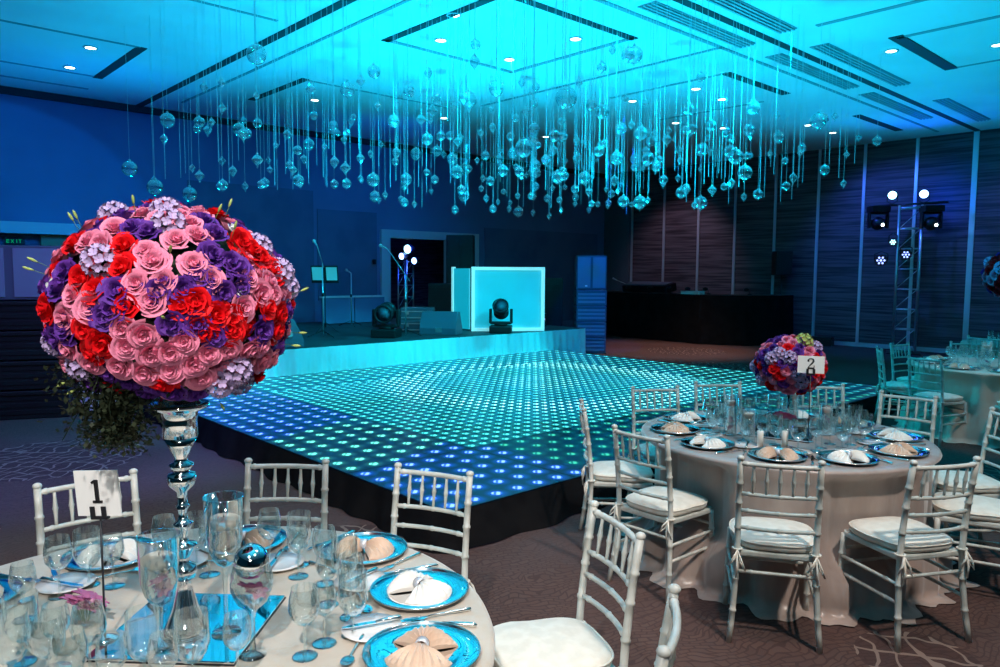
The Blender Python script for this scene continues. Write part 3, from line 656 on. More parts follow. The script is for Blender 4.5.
# exit sign
t = thing('exit_sign', 'small green lit exit sign under the pale header at far left', 'sign', (2.56, YL-0.12, 2.27))
b = MB(); b.box((0, 0, 0), (0.3, 0.05, 0.11)); b.build('box', M_['black'], t)
b = MB()
def seg(x, z, w_, h_): b.box((x, -0.028, z), (w_, 0.004, h_))
for (x0, segs) in ((-0.10, 'E'), (-0.035, 'X'), (0.03, 'I'), (0.08, 'T')):
    if segs == 'E': seg(x0-0.018, 0, 0.01, 0.06); [seg(x0, zz, 0.036, 0.01) for zz in (-0.025, 0, 0.025)]
    if segs == 'X':
        for r_ in (0.6, -0.6): b.box((x0, -0.028, 0), (0.01, 0.004, 0.068), Matrix.Rotation(r_, 3, 'Y'))
    if segs == 'I': seg(x0, 0, 0.01, 0.06)
    if segs == 'T': seg(x0, 0, 0.01, 0.06); seg(x0, 0.025, 0.04, 0.01)
b.build('lettering', M_['exit_green'], t)

# ================================================================== TRUSSES AND LIGHTS
def truss(label, loc, rz, h, w_=0.42, n=7):
    t = thing('truss_tower', label, 'truss', loc, rz); q = w_/2
    C4 = ((-q, -q), (q, -q), (q, q), (-q, q))
    b = MB(); b.box((0, 0, 0.015), (w_+0.25, w_+0.25, 0.03)); b.build('base_plate', M_['blackm'], t)
    for (x, y) in C4: b = MB(); b.tube([(x, y, 0.03), (x, y, h)], 0.025, 8); b.build('chord', M_['alu'], t)
    for i in range(n+1):
        z = 0.1+(h-0.15)*i/n
        b = MB()
        for k in range(4): b.tube([(*C4[k], z), (*C4[(k+1) % 4], z)], 0.013, 6)
        b.build('rung_frame', M_['alu'], t)
    for i in range(n):
        z0 = 0.1+(h-0.15)*i/n; z1 = 0.1+(h-0.15)*(i+1)/n
        b = MB(); b.tube([(*C4[3], z0), (*C4[2], z1)], 0.011, 6); b.tube([(*C4[2], z0), (*C4[1], z1)], 0.011, 6); b.build('diagonal_brace', M_['alu'], t)
    return t
TX, TY = 18.0, 6.12
truss('silver lattice truss tower by the wood panel wall with stage lights', (TX, TY, 0), radians(20), 3.3, 0.44, 7)
t = thing('truss_crossbar', 'dark horizontal pipe on the truss tower carrying lamps', 'pipe', (TX, TY, 3.34), radians(-90))
b = MB(); b.tube([(-0.75, 0, 0), (0.75, 0, 0)], 0.025, 8); b.build('pipe', M_['blackm'], t)
def par(label, loc, m, r=0.10, hang=0.2, aim=(-0.92, -0.33, -0.1), star=False):
    t = thing('par_light', label, 'stage light', loc, 0, 'lamps on the truss')
    d = Vector(aim).normalized(); Q = d.to_track_quat('Z', 'Y').to_matrix().to_4x4()
    b = MB(); b.lathe([(0, -0.22), (r*0.6, -0.2), (r*0.95, -0.08), (r, 0.02), (r*1.05, 0.06), (r*0.95, 0.06), (r*0.9, 0.03)], 18); b.xf(Q); h = b.build('housing', M_['blackm'], t)
    b = MB()
    if star:
        b.lathe([(0, 0.06), (r*0.2, 0.06), (r*0.2, 0.05)], 10)
        for k in range(6): b.lathe([(0, 0.06), (r*0.17, 0.06), (r*0.17, 0.05)], 8, (r*0.55*cos(k*pi/3), r*0.55*sin(k*pi/3), 0))
    else: b.lathe([(0, 0.055), (r*0.45, 0.05), (r*0.9, 0.035)], 18)
    b.xf(Q); b.build('lens', m, h)
    b = MB(); b.tube([(-0.0, -r*1.1, 0), (0, -r*1.1, hang*0.7), (0, 0, hang), (0, r*1.1, hang*0.7), (0, r*1.1, 0)], 0.012, 6); b.build('yoke', M_['blackm'], t)
    return t
par('blinding cyan-white lamp at the top left of the truss tower', (17.95, 6.5, 3.56), M_['lamp_cyan'], 0.10, -0.2)
par('blinding blue-white lamp at the top right of the truss tower', (17.95, 5.85, 3.54), M_['lamp_blue'], 0.10, -0.2)
par('small star-faced lamp on the left side of the truss, lowest', (17.9, 6.66, 2.1), M_['lamp_star'], 0.13, 0.2, star=True)
par('small star-faced lamp on the right of the truss, middle height', (17.7, 6.07, 2.22), M_['lamp_star'], 0.11, 0.2, star=True)
par('small pale star-faced lamp inside the truss, highest of the three', (17.7, 6.35, 2.5), M_['lamp_cyan'], 0.08, 0.2, star=True)
def hang_head(label, loc):
    t = thing('hanging_moving_head', label, 'stage light', loc, radians(225), 'moving heads hung beside the truss')
    b = MB(); b.box((0, 0, 0.06), (0.3, 0.42, 0.14)); b.build('base', M_['black'], t, bevel=0.015)
    b = MB(); b.box((0, 0, -0.03), (0.1, 0.44, 0.05))
    for q in (-1, 1): b.box((0, 0.2*q, -0.2), (0.12, 0.04, 0.34))
    b.build('yoke', M_['black'], t, bevel=0.01)
    b = MB(); b.sphere((0, 0, -0.26), 0.15, 16, 10, (1.15, 1, 1)); hd = b.build('head', M_['blackm'], t)
    b = MB(); b.sphere((0.16, 0.03, -0.3), 0.035, 10, 6); b.build('lens', M_['lamp_on'], hd)
hang_head('black moving head hanging left of the truss tower', (17.95, 6.78, 3.2)); hang_head('black moving head hanging right of the truss tower', (17.95, 5.68, 3.15))
truss('thin truss tower with blue lamps seen through the doorway', (12.1, 17.1, 0), 0.3, 2.1, 0.3, 6)
for (p, m, lb, r) in (((12.05, 16.9, 2.4), 'lamp_cyan', 'brightest lamp on the truss seen through the doorway', 0.13), ((11.85, 16.9, 2.2), 'lamp_blue', 'lower left lamp on the truss through the doorway', 0.10), ((12.2, 16.8, 2.08), 'lamp_blue', 'lower right lamp on the truss through the doorway', 0.10)):
    par(lb, p, M_[m], r, -0.15)
spot('doorway_blue_light', (12.0, 16.5, 2.5), (11.8, 19.0, 1.8), 60, (0.02, 0.08, 1.0), 120, 0.8, 0.1)
# PA speaker on pole by the wall
t = thing('speaker_on_pole', 'black loudspeaker on a pole stand against the wood wall', 'loudspeaker', (18.35, 9.25, 0))
b = MB(); b.tube([(0, 0, 0.05), (0, 0, 1.75)], 0.02, 8); b.build('pole', M_['blackm'], t)
for k in range(3):
    a = 2*pi*k/3; b = MB(); b.tube([(0, 0, 0.5), (0.4*cos(a), 0.4*sin(a), 0.012)], 0.014, 6); b.build('leg', M_['blackm'], t)
b = MB(); b.box((0, 0, 2.05), (0.36, 0.42, 0.62), RZ(ori)); b.build('cabinet', M_['black'], t, bevel=0.02)
b = MB(); b.box(tuple(RZ(ori) @ Vector((-0.185, 0, 0))+Vector((0, 0, 2.05))), (0.012, 0.38, 0.58), RZ(ori)); b.build('grille', M_['grille'], t)
t = thing('small_black_case', 'small black box on the floor under the wood wall', 'box', (18.4, 8.15, 0), 0.2)
b = MB(); b.box((0, 0, 0.11), (0.3, 0.5, 0.22)); b.build('body', M_['black'], t, bevel=0.012)
b = MB(); b.box((-0.155, 0, 0.15), (0.014, 0.14, 0.03)); b.build('handle', M_['blackm'], t)

# ================================================================== BLACK DRAPED COUNTER
t = thing('draped_counter', 'long counter draped in black cloth in front of the wood wall', 'counter', (0, 0, 0))
CP = [(17.2, 14.4), (16.45, 13.4), (16.3, 10.3), (16.75, 9.35), (17.6, 8.9), (18.3, 8.9)]
CI = [(18.1, 14.4), (17.3, 13.4), (17.15, 10.5), (17.4, 10.0), (17.9, 9.7), (18.3, 9.7)]
CI = [(18.1, 14.4), (17.4, 13.3), (17.2, 10.6), (17.45, 10.05), (17.9, 9.75), (18.3, 9.7)]
poly = CP+CI[::-1]
b = MB(); b.prism(poly, 1.20, 1.24); b.build('top', M_['black'], t)
pleated(CP[::1], 0.004, 1.236, 0.05, 0.02, 0.05, 9, 1.6).build('drape', M_['black_cloth'], t)
for k, (x, y) in enumerate(((16.75, 13.0), (16.75, 12.2), (16.7, 11.5), (16.8, 10.95), (16.95, 10.5), (17.4, 9.6))):
    t = thing('desk_lamp', 'small dark gooseneck lamp, %s along the black counter' % ['leftmost', 'second from the left', 'third from the left', 'third from the right', 'second from the right', 'rightmost'][k], 'desk lamp', (x, y, 1.24), 0.5*k, 'gooseneck lamps on the black counter')
    b = MB(); b.lathe([(0, 0), (0.06, 0), (0.06, 0.02), (0.02, 0.03), (0, 0.03)], 12); b.build('foot', M_['black'], t)
    b = MB(); b.tube([(0, 0, 0.02), (0.02, 0, 0.1), (0.07, 0, 0.15)], 0.008, 6); b.build('neck', M_['black'], t)
    b = MB(); b.sphere((0.09, 0, 0.13), 0.075, 12, 8, (1, 1.2, 0.7)); b.build('hood', M_['black'], t)
t = thing('mixing_console', 'dark control desk on the black counter near its left end', 'mixer', (17.15, 12.6, 1.24))
b = MB(); b.box((0.1, 0, 0.12), (0.5, 1.5, 0.22), Matrix.Rotation(-0.2, 3, 'Y')); b.build('body', M_['black'], t, bevel=0.015)
b = MB(); b.box((0.05, 0, 0.245), (0.4, 1.4, 0.02), Matrix.Rotation(-0.2, 3, 'Y')); b.build('panel', M_['greycab'], t)
t = thing('paper_box', 'low white box on the black counter left of its lit drape', 'box', (16.6, 10.75, 1.24))
b = MB(); b.box((0, 0, 0.035), (0.25, 0.55, 0.07)); b.build('box_body', M_['napkin_w'], t, bevel=0.006)
b = MB(); b.box((0, 0, 0.075), (0.26, 0.56, 0.012)); b.build('lid', M_['napkin_w'], t)
mic_stand('thin boom stand standing behind the left end of the black counter', (17.9, 13.6, 0), 1.35, (-0.5, 0.2), -0.8)

# ================================================================== CHAIRS
def bamboo(pts, r, nseg, knots, n=8):
    """tube along pts with bamboo-like rings"""
    P = [Vector(p) for p in pts]; L = [0]
    for i in range(len(P)-1): L.append(L[-1]+(P[i+1]-P[i]).length)
    T = L[-1]
    def at(s):
        for i in range(len(P)-1):
            if s <= L[i+1]+1e-9: k = (s-L[i])/(L[i+1]-L[i]); return P[i].lerp(P[i+1], k)
        return P[-1]
    ss = set(k*T/nseg for k in range(nseg+1)); kk = [q*T for q in knots]
    for q in kk:
        for d in (-0.008, -0.004, 0.0, 0.004, 0.008): ss.add(min(max(q+d, 0), T))
    ss = sorted(ss); rr = []
    for s in ss:
        f = 1.0
        for q in kk:
            if abs(s-q) < 0.0062: f = 1.22
        rr.append(r*f)
    b = MB(); b.tube([at(s) for s in ss], rr, n); return b
def make_chair():
    t = thing('chiavari_chair', '', 'chair'); m = M_['chair']
    for s in (-1, 1):
        pts = [(-0.235, s*0.205, 0), (-0.212, s*0.192, 0.15), (-0.195, s*0.182, 0.32), (-0.19, s*0.178, 0.44), (-0.197, s*0.178, 0.56), (-0.215, s*0.178, 0.72), (-0.243, s*0.178, 0.905)]
        b = bamboo(pts, 0.0145, 10, (0.17, 0.34, 0.5, 0.62, 0.76, 0.87)); b.sphere((-0.2445, s*0.178, 0.912), 0.0185, 10, 6, (1, 1, 0.75)); b.build('back_post', m, t)
        bamboo([(0.195, s*0.205, 0), (0.18, s*0.192, 0.43)], 0.0145, 6, (0.25, 0.5, 0.75)).build('leg', m, t)
    def rail(z, x, r, bow=0.025, knots=(0.12, 0.5, 0.88), nm='back_rail'):
        pts = [(x-bow*(1-(k/4-1)**2), -0.178+0.356*k/8, z) for k in range(9)]
        bamboo(pts, r, 8, knots).build(nm, m, t)
    rail(0.885, -0.240, 0.0115, 0.022, (0.08, 0.92), 'top_rail')
    rail(0.735, -0.217, 0.010); rail(0.65, -0.206, 0.010); rail(0.565, -0.198, 0.010)
    for k in range(5):
        f = (k+1)/6.0; y = -0.178+0.356*f; bw = 0.025*(1-(2*f-1)**2)
        a = Vector((-0.217-bw, y, 0.735)); c = Vector((-0.240-bw*0.9, y, 0.885)); b = MB()
        b.tube([a.lerp(c, q) for q in (0, .2, .35, .45, .5, .55, .65, .8, 1)], [.0065, .0065, .008, .0095, .0115, .0095, .008, .0065, .0065], 6); b.build('spindle', m, t)
    # seat frame
    b = MB(); poly = [(-0.19, -0.175), (0.17, -0.2), (0.2, -0.18), (0.2, 0.18), (0.17, 0.2), (-0.19, 0.175)]; b.prism(poly, 0.415, 0.445); b.build('seat_frame', m, t, bevel=0.008)
    # cushion
    rows = []; N = 40
    def sup(a, rx, ry, e=0.58):
        c_, s_ = cos(a), sin(a); wy = ry*(1.0 if c_ > 0 else 0.92)
        return (math.copysign(abs(c_)**e, c_)*rx, math.copysign(abs(s_)**e, s_)*wy)
    for (k, z) in ((0.0, 0.447), (0.9, 0.447), (0.985, 0.453), (1.01, 0.465), (1.01, 0.478), (0.985, 0.489), (0.9, 0.498), (0.6, 0.512), (0.3, 0.520), (0.0, 0.522)):
        row = []
        for i in range(N):
            x, y = sup(2*pi*i/N, 0.2*k, 0.2*k); row.append((0.008+x, y, z))
        rows.append(row)
    b = MB(); b.grid(rows, True); cu = b.build('cushion', M_['cushion'], t)
    b = MB(); pts = []
    for i in range(N+1): x, y = sup(2*pi*i/N, 0.2035, 0.2035); pts.append((0.008+x, y, 0.484))
    b.tube(pts, 0.004, 5, False); b.build('piping', M_['cushion'], cu)
    for s in (-1, 1):
        b = MB()
        b.tube([(-0.19+0.022*cos(a), s*0.178+0.022*sin(a), 0.455) for a in [k*pi/5 for k in range(11)]], 0.005, 5, False)
        for (dy, L2) in ((0.02, 0.07), (-0.018, 0.09)):
            b.tube([(-0.215, s*0.178, 0.452), (-0.235, s*0.178+dy, 0.455-L2*0.5), (-0.232, s*0.178+dy*2, 0.452-L2), (-0.22, s*0.178+dy*0.6, 0.452-L2*0.6), (-0.213, s*0.178, 0.45)], 0.0045, 5)
        b.tube([(-0.215, s*0.178, 0.452), (-0.23, s*0.18, 0.38), (-0.225, s*0.183, 0.32)], [0.004, 0.006, 0.004], 5); b.build('tie', M_['cushion'], cu)
    def st(p, q): bamboo([p, q], 0.009, 3, (0.2, 0.8), 6).build('stretcher', m, t)
    for s in (-1, 1):
        for z in (0.22, 0.31): st((-0.205+0.005*(z > .25), s*0.188, z), (0.187, s*0.199, z))
    st((0.188, -0.2, 0.27), (0.188, 0.2, 0.27)); st((0.184, -0.195, 0.35), (0.184, 0.195, 0.35)); st((-0.198, -0.184, 0.345), (-0.198, 0.184, 0.345))
    return t
CH = Proto(make_chair())
T1, T2, T3, T4 = (0.64, 2.10), (4.465, 2.212), (9.75, 2.35), (13.2, 2.75)
SEATS = {}
def chair_at(T, ang, rback, label, group, twist=0.0):
    a = radians(ang); r = rback-0.243; SEATS.setdefault(T, []).append((a % (2*pi), r-0.235))
    CH.put((T[0]+r*cos(a), T[1]+r*sin(a), 0), a+pi+radians(twist), label, group)
for ang, r, lb, tw in ((83, 1.30, 'at the front table behind the number 1 card', 4), (49, 1.35, 'at the front table between bouquet and dance floor corner', -3), (18, 1.39, 'at the front table before the dance floor corner', 7),
               (-18.5, 1.48, 'at the front table, cushion showing at bottom centre', -6), (-47.5, 1.395, 'cut off by the bottom edge, only its back post showing', -12)):
    chair_at(T1, ang, r, 'white banquet chair '+lb, 'chairs around the front table', tw)
for ang, r, lb, tw in ((-155, 1.34, 'back towards us, middle front of the taupe table', 8), (-119, 1.27, 'angled at the right front of the taupe table, whole chair showing', 0), (167, 1.21, 'at the left of the taupe table, seat towards the cloth', 12), (128, 1.26, 'farthest left at the taupe table beside the dance floor', 6),
               (86, 1.16, 'behind the taupe table at its left, against the dance floor lights', -30), (50, 1.22, 'behind the taupe table in the middle, mostly hidden by glasses', 0), (10, 1.38, 'behind the taupe table just right of the number 2 card', 30), (-16, 1.36, 'at the right rear of the taupe table, back towards us', 20),
               (-44, 1.40, 'right of the taupe table, back cut by picture edge', -4), (-74, 1.30, 'right of the taupe table with only its seat showing', 0)):
    chair_at(T2, ang, r, 'white banquet chair '+lb, 'chairs around the taupe table', tw)
for ang, r, lb in ((164, 1.25, 'lit turquoise in front of the far right table'), (118, 1.18, 'lit turquoise, seen side-on left of the far right table'), (76, 1.14, 'lit turquoise behind the far right table under the truss'), (28, 1.26, 'behind the glasses of the far right table'), (-152, 1.28, 'in front of the far right table at the picture edge')):
    chair_at(T3, ang, r, 'banquet chair '+lb, 'chairs around the far right table')
for ang, lb in ((165, 'at the farthest table, left one below the tall dark bouquet'), (178, 'at the farthest table, right one below the tall dark bouquet')):
    chair_at(T4, ang, 1.25, 'pale banquet chair '+lb, 'chairs around the farthest table')

# ================================================================== TABLES
def make_table(T, R, label):
    t = thing('round_table', label, 'table', (T[0], T[1], 0))
    b = MB(); b.lathe([(0, 0.725), (R-0.02, 0.725), (R-0.015, 0.735), (R-0.02, 0.745), (0, 0.745)], 48); b.build('tabletop', M_['tan'], t)
    for k in range(4):
        a = pi/4+k*pi/2; b = MB(); b.tube([(0.5*cos(a), 0.5*sin(a), 0.725), (0.55*cos(a), 0.55*sin(a), 0.0)], 0.018, 8); b.build('leg', M_['blackm'], t)
def make_cloth(T, R, m, label, seed, folds=13, puddle=0.05, seats=()):
    folds = int(folds*1.4)
    rnd = random.Random(seed); ph = [rnd.uniform(0, 6.28) for _ in range(6)]; N = 220
    rows = []
    for f in (0.0, 0.35, 0.7, 0.93): rows.append([(R*f*cos(2*pi*i/N), R*f*sin(2*pi*i/N), 0.76) for i in range(N)])
    lv = [(0.985, 0.7595, 0), (1.0, 0.754, 0.0), (1.006, 0.74, 0.02), (1.01, 0.68, 0.25), (1.015, 0.58, 0.5), (1.02, 0.46, 0.7), (1.025, 0.32, 0.85), (1.03, 0.18, 0.95), (1.035, 0.06, 1.0), (1.05, 0.015, 1.1), (1.05+puddle, 0.006, 1.3), (1.05+puddle*1.8, 0.004, 1.4)]
    for (f, z, am) in lv:
        row = []
        for i in range(N):
            a = 2*pi*i/N
            w_ = (sin(folds*a+ph[0]+1.3*sin(2*a+ph[1]))*0.55+0.3*sin((folds*2+3)*a+ph[2]+sin(3*a))+0.25*sin(5*a+ph[3]))
            o = 0.058*am*w_
            for sa, sr in seats:
                da = abs((a-sa+pi) % (2*pi)-pi)
                if 0.2 < z < 0.72: o = min(o, sr-R*f) if da < 0.27 else (min(o, (sr-R*f)*(0.40-da)/0.13+o*(da-0.27)/0.13) if da < 0.40 else o)
            if z < 0.03: o += 0.02*sin(9*a+ph[4])
            row.append(((R*f+o)*cos(a), (R*f+o)*sin(a), z+(0.006*abs(w_) if z < 0.02 else 0)))
        rows.append(row)
    b = MB(); b.grid(rows, True); o = b.build('tablecloth', m); o.location = (T[0], T[1], 0); tag(o, label, 'tablecloth')
    return o
make_table(T1, 0.92, 'round table under the cream cloth at front left'); make_cloth(T1, 0.935, M_['cloth_cream'], 'cream cloth over the round front table', 2, 12, 0.02, SEATS[T1])
make_table(T2, 0.86, 'round table under the taupe satin cloth at right'); make_cloth(T2, 0.875, M_['cloth_satin'], 'taupe satin cloth draped to the carpet over the taupe table', 4, 14, 0.05, SEATS[T2])
make_table(T3, 0.86, 'round table under the pale cloth at far right'); make_cloth(T3, 0.875, M_['cloth_cream'], 'pale cloth with turquoise light over the far right table', 6, 12, 0.03, SEATS[T3])
make_table(T4, 0.86, 'round table under the pale cloth of the farthest table'); make_cloth(T4, 0.875, M_['cloth_cream'], 'pale cloth over the farthest table behind the right table', 8, 12, 0.03, SEATS[T4])
TZ = 0.7605

# ---- place setting pieces (local: +x points outwards from the table centre)
def make_charger():
    t = thing('charger_plate', '', 'plate')
    b = MB(); b.lathe([(0, 0), (0.085, 0), (0.10, 0.004), (0.152, 0.014), (0.156, 0.017), (0.152, 0.0195), (0.10, 0.009), (0.085, 0.006), (0, 0.006)], 44); b.build('dish', M_['mirror'], t)
    b = MB(); b.tube([(0.154*cos(a), 0.154*sin(a), 0.0185) for a in [2*pi*k/44 for k in range(45)]], 0.0032, 6, False); b.build('beaded_rim', M_['silver'], t)
    return t
def fan_mesh(seed=0):
    b = MB()
    for s in (-1, 1):
        NP = 19
        for lay in (0, 1):
            rows = []
            for rr_ in (0.010, 0.03, 0.05, 0.07, 0.09, 0.104, 0.110):
                row = []
                for k in range(NP):
                    q = k/(NP-1); a = radians(-66+132*q)
                    z = 0.004+0.042*max(0.0, sin(pi*min(1.0, (rr_+0.012)/0.122)))**0.75*(1-0.6*abs(2*q-1)**2)+0.0045*(1 if k % 2 else -1)*min(1, (0.112-rr_)/0.03)
                    if lay: z = z*0.22
                    row.append((s*rr_*cos(a), rr_*sin(a)*0.9, max(z, 0.002)))
                rows.append(row)
            b.grid(rows, smooth=False)
            if lay == 0: top = rows
            else:
                for j in (0, -1): b.grid([[r[j] for r in top], [r[j] for r in rows]], smooth=False)
                b.grid([top[-1], rows[-1]], smooth=False)
    return b
def make_napkin(m, nm):
    t = thing('folded_napkin', '', 'napkin')
    fan_mesh().build('fan_folds', m, t)
    b = MB(); b.lathe([(0.016, -0.012), (0.019, -0.012), (0.019, 0.012), (0.016, 0.012)], 12, closed=True); b.xf(Matrix.Translation((0, 0, 0.024)) @ Matrix.Rotation(pi/2, 4, 'Y')); b.build('band', M_['band'], t)
    return t
def make_side_plate():
    t = thing('side_plate', '', 'plate'); b = MB(); b.lathe([(0, 0), (0.05, 0), (0.055, 0.003), (0.085, 0.011), (0.086, 0.013), (0.054, 0.006), (0, 0.005)], 32); b.build('dish', M_['china'], t)
    return t
def make_knife(nm='table_knife', k=1.0):
    t = thing(nm, '', 'knife')
    b = MB(); b.tube([(0.02*k, 0, 0.005), (0.06*k, 0, 0.006), (0.11*k, 0, 0.006), (0.122*k, 0, 0.005)], [0.005, 0.0065, 0.0075, 0.004], 8); b.build('handle', M_['silver'], t)
    b = MB(); b.prism([(0.02*k, -0.006), (0.02*k, 0.006), (-0.06*k, 0.0095), (-0.1*k, 0.006), (-0.115*k, -0.003), (-0.1*k, -0.006)], 0.003, 0.0055); b.build('blade', M_['mirror'], t)
    return t
def make_fork():
    t = thing('table_fork', '', 'fork')
    b = MB(); b.tube([(0.105, 0, 0.005), (0.09, 0, 0.006), (0.03, 0, 0.008), (-0.03, 0, 0.008)], [0.006, 0.006, 0.003, 0.003], 8); b.build('handle', M_['silver'], t)
    b = MB(); b.prism([(-0.03, -0.003), (-0.03, 0.003), (-0.045, 0.011), (-0.06, 0.011), (-0.06, -0.011), (-0.045, -0.011)], 0.005, 0.0075)
    for j in range(4): b.box((-0.08, -0.0095+0.0063*j, 0.0065), (0.042, 0.003, 0.0025))
    b.build('tines', M_['mirror'], t); return t
def make_spoon():
    t = thing('dessert_spoon', '', 'spoon')
    b = MB(); b.tube([(0.08, 0, 0.005), (0.07, 0, 0.006), (0.0, 0, 0.008), (-0.04, 0, 0.006)], [0.005, 0.005, 0.003, 0.003], 8); b.build('handle', M_['silver'], t)
    b = MB(); b.lathe([(0, 0.0), (0.012, 0.002), (0.018, 0.006), (0.017, 0.007), (0.011, 0.003), (0, 0.0015)], 16); b.xf(Matrix.Translation((-0.06, 0, 0.002)) @ Matrix.Diagonal((1.5, 1, 1, 1))); b.build('bowl', M_['mirror'], t); return t
def make_wine(nm, rb, hb, stem, label_cat='wine glass', rtop=0.8):
    t = thing(nm, '', label_cat); z0 = stem
    out = [(0.004, z0), (rb*0.55, z0+hb*0.08), (rb*0.92, z0+hb*0.28), (rb, z0+hb*0.45), (rb*0.95, z0+hb*0.7), (rb*rtop, z0+hb)]
    inn = [(r-0.0014, z+0.0002 if i else z+0.003) for i, (r, z) in enumerate(out)][::-1]; inn[-1] = (0.001, z0+0.004)
    b = MB(); b.lathe([(0, z0)]+out, 24, open_top=True); b.v = b.v; b.build('bowl', M_['glass'], t)
    b = MB(); b.tube([(0, 0, 0.005), (0, 0, 0.02), (0, 0, stem*0.5), (0, 0, stem-0.004), (0, 0, stem-0.0005)], [0.006, 0.0038, 0.0033, 0.004, 0.005], 8); b.build('stem', M_['glass'], t)
    b = MB(); b.lathe([(0, 0), (0.034, 0), (0.035, 0.001), (0.03, 0.0022), (0.008, 0.0045), (0, 0.005)], 22); b.build('foot', M_['glass'], t)
    return t
P_ch = Proto(make_charger()); P_nw = Proto(make_napkin(M_['napkin_w'], 'w')); P_nb = Proto(make_napkin(M_['napkin_b'], 'b'))
P_sp = Proto(make_side_plate()); P_kn = Proto(make_knife()); P_bk = Proto(make_knife('butter_knife', 0.75)); P_fk = Proto(make_fork()); P_so = Proto(make_spoon())
P_g1 = Proto(make_wine('wine_glass', 0.041, 0.105, 0.085)); P_g2 = Proto(make_wine('water_goblet', 0.043, 0.13, 0.055, 'goblet', 0.92)); P_g3 = Proto(make_wine('white_wine_glass', 0.035, 0.09, 0.08))
def setting(T, tname, ang, R, kind, seat, tw=0.0, detail=2, glasses=3):
    a = radians(ang); er = Vector((cos(a), sin(a), 0)); et = Vector((-sin(a), cos(a), 0)); C = Vector((T[0], T[1], TZ))
    def P(r, s): return tuple(C+er*r+et*s)
    P_ch.put(P(R, 0), a, 'mirror charger plate '+seat, 'charger plates on '+tname)
    (P_nw if kind == 'w' else P_nb).put((*P(R, 0)[:2], TZ+0.0065), a+pi/2+radians(tw), ('white' if kind == 'w' else 'beige')+' folded napkin on the plate '+seat, 'folded napkins on '+tname)
    P_kn.put(P(R, 0.178), a, 'table knife right of the plate '+seat, 'table knives on '+tname)
    P_fk.put(P(R, -0.178), a, 'table fork left of the plate '+seat, 'table forks on '+tname)
    if detail > 1:
        P_so.put(P(R-0.185, 0.0), a+pi/2, 'dessert spoon above the plate '+seat, 'dessert spoons on '+tname)
        P_sp.put(P(R-0.2, -0.19), a, 'side plate left of the plate '+seat, 'side plates on '+tname)
        P_bk.put((*P(R-0.2, -0.175)[:2], TZ+0.0135), a, 'butter knife on the side plate '+seat, 'butter knives on '+tname)
    g = [(P_g2, 0.10, 'water goblet', 0.215), (P_g1, 0.185, 'wine glass', 0.255), (P_g3, 0.03, 'small wine glass', 0.275)][:glasses]
    for k, (p, s, nm, rr_) in enumerate(g):
        p.put(P(R-rr_+random.uniform(-.01, .01), s+random.uniform(-.012, .012)), random.uniform(0, 6), nm+' by the plate '+seat, nm+'s on '+tname)
t1n = 'the front table'
for ang, R, kd, seat, tw in ((-19, 0.76, 'w', 'nearest the right edge of the front table', 20), (-49, 0.75, 'b', 'at the bottom picture edge, front table', 0), (12, 0.79, 'b', 'behind the right-edge plate on the front table', 30),
                             (48, 0.72, 'b', 'behind the tall vase on the front table', 0), (84, 0.72, 'w', 'before the chair behind the number 1 card', 0), (120, 0.73, 'b', 'behind the glasses left on the front table', 0), (156, 0.74, 'w', 'at the left picture edge, front table', 0)):
    setting(T1, t1n, ang, R, kd, seat, tw)
t2n = 'the taupe table'
for ang, R, kd, seat, tw, dt in ((-155, 0.64, 'b', 'before the middle front chair of the taupe table', 0, 2), (-122, 0.66, 'w', 'by the angled right front chair, taupe table', 0, 2), (167, 0.64, 'w', 'nearest at the left of the taupe table', 0, 2), (130, 0.66, 'b', 'at the left of the taupe table, middle one', 0, 2),
                                 (95, 0.67, 'w', 'at the left of the taupe table, farthest one', 0, 1), (56, 0.66, 'b', 'beyond the centre of the taupe table', 0, 1), (20, 0.66, 'w', 'right of the card on the taupe table', 0, 1), (-14, 0.67, 'b', 'at the right rear of the taupe table', 0, 2),
                                 (-50, 0.68, 'w', 'at the right of the taupe table, upper one', 0, 2), (-86, 0.68, 'b', 'at the right of the taupe table, lower one', 0, 2)):
    setting(T2, t2n, ang, R, kd, seat, tw, dt)
t3n = 'the far right table'
for ang, kd, seat in ((164, 'b', 'at the left of the far right table'), (205, 'w', 'at the front of the far right table'), (118, 'w', 'at the rear left of the far right table'), (80, 'b', 'at the back of the far right table'), (245, 'b', 'at the right front of the far right table')):
    setting(T3, t3n, ang, 0.65, kd, seat, 0, 1)
for k in range(5):
    a = radians(110+35*k); P_g2.put((T4[0]+0.5*cos(a), T4[1]+0.5*sin(a), TZ), 0, 'clear water goblet on the farthest table below the dark bouquet', 'goblets on the farthest table')

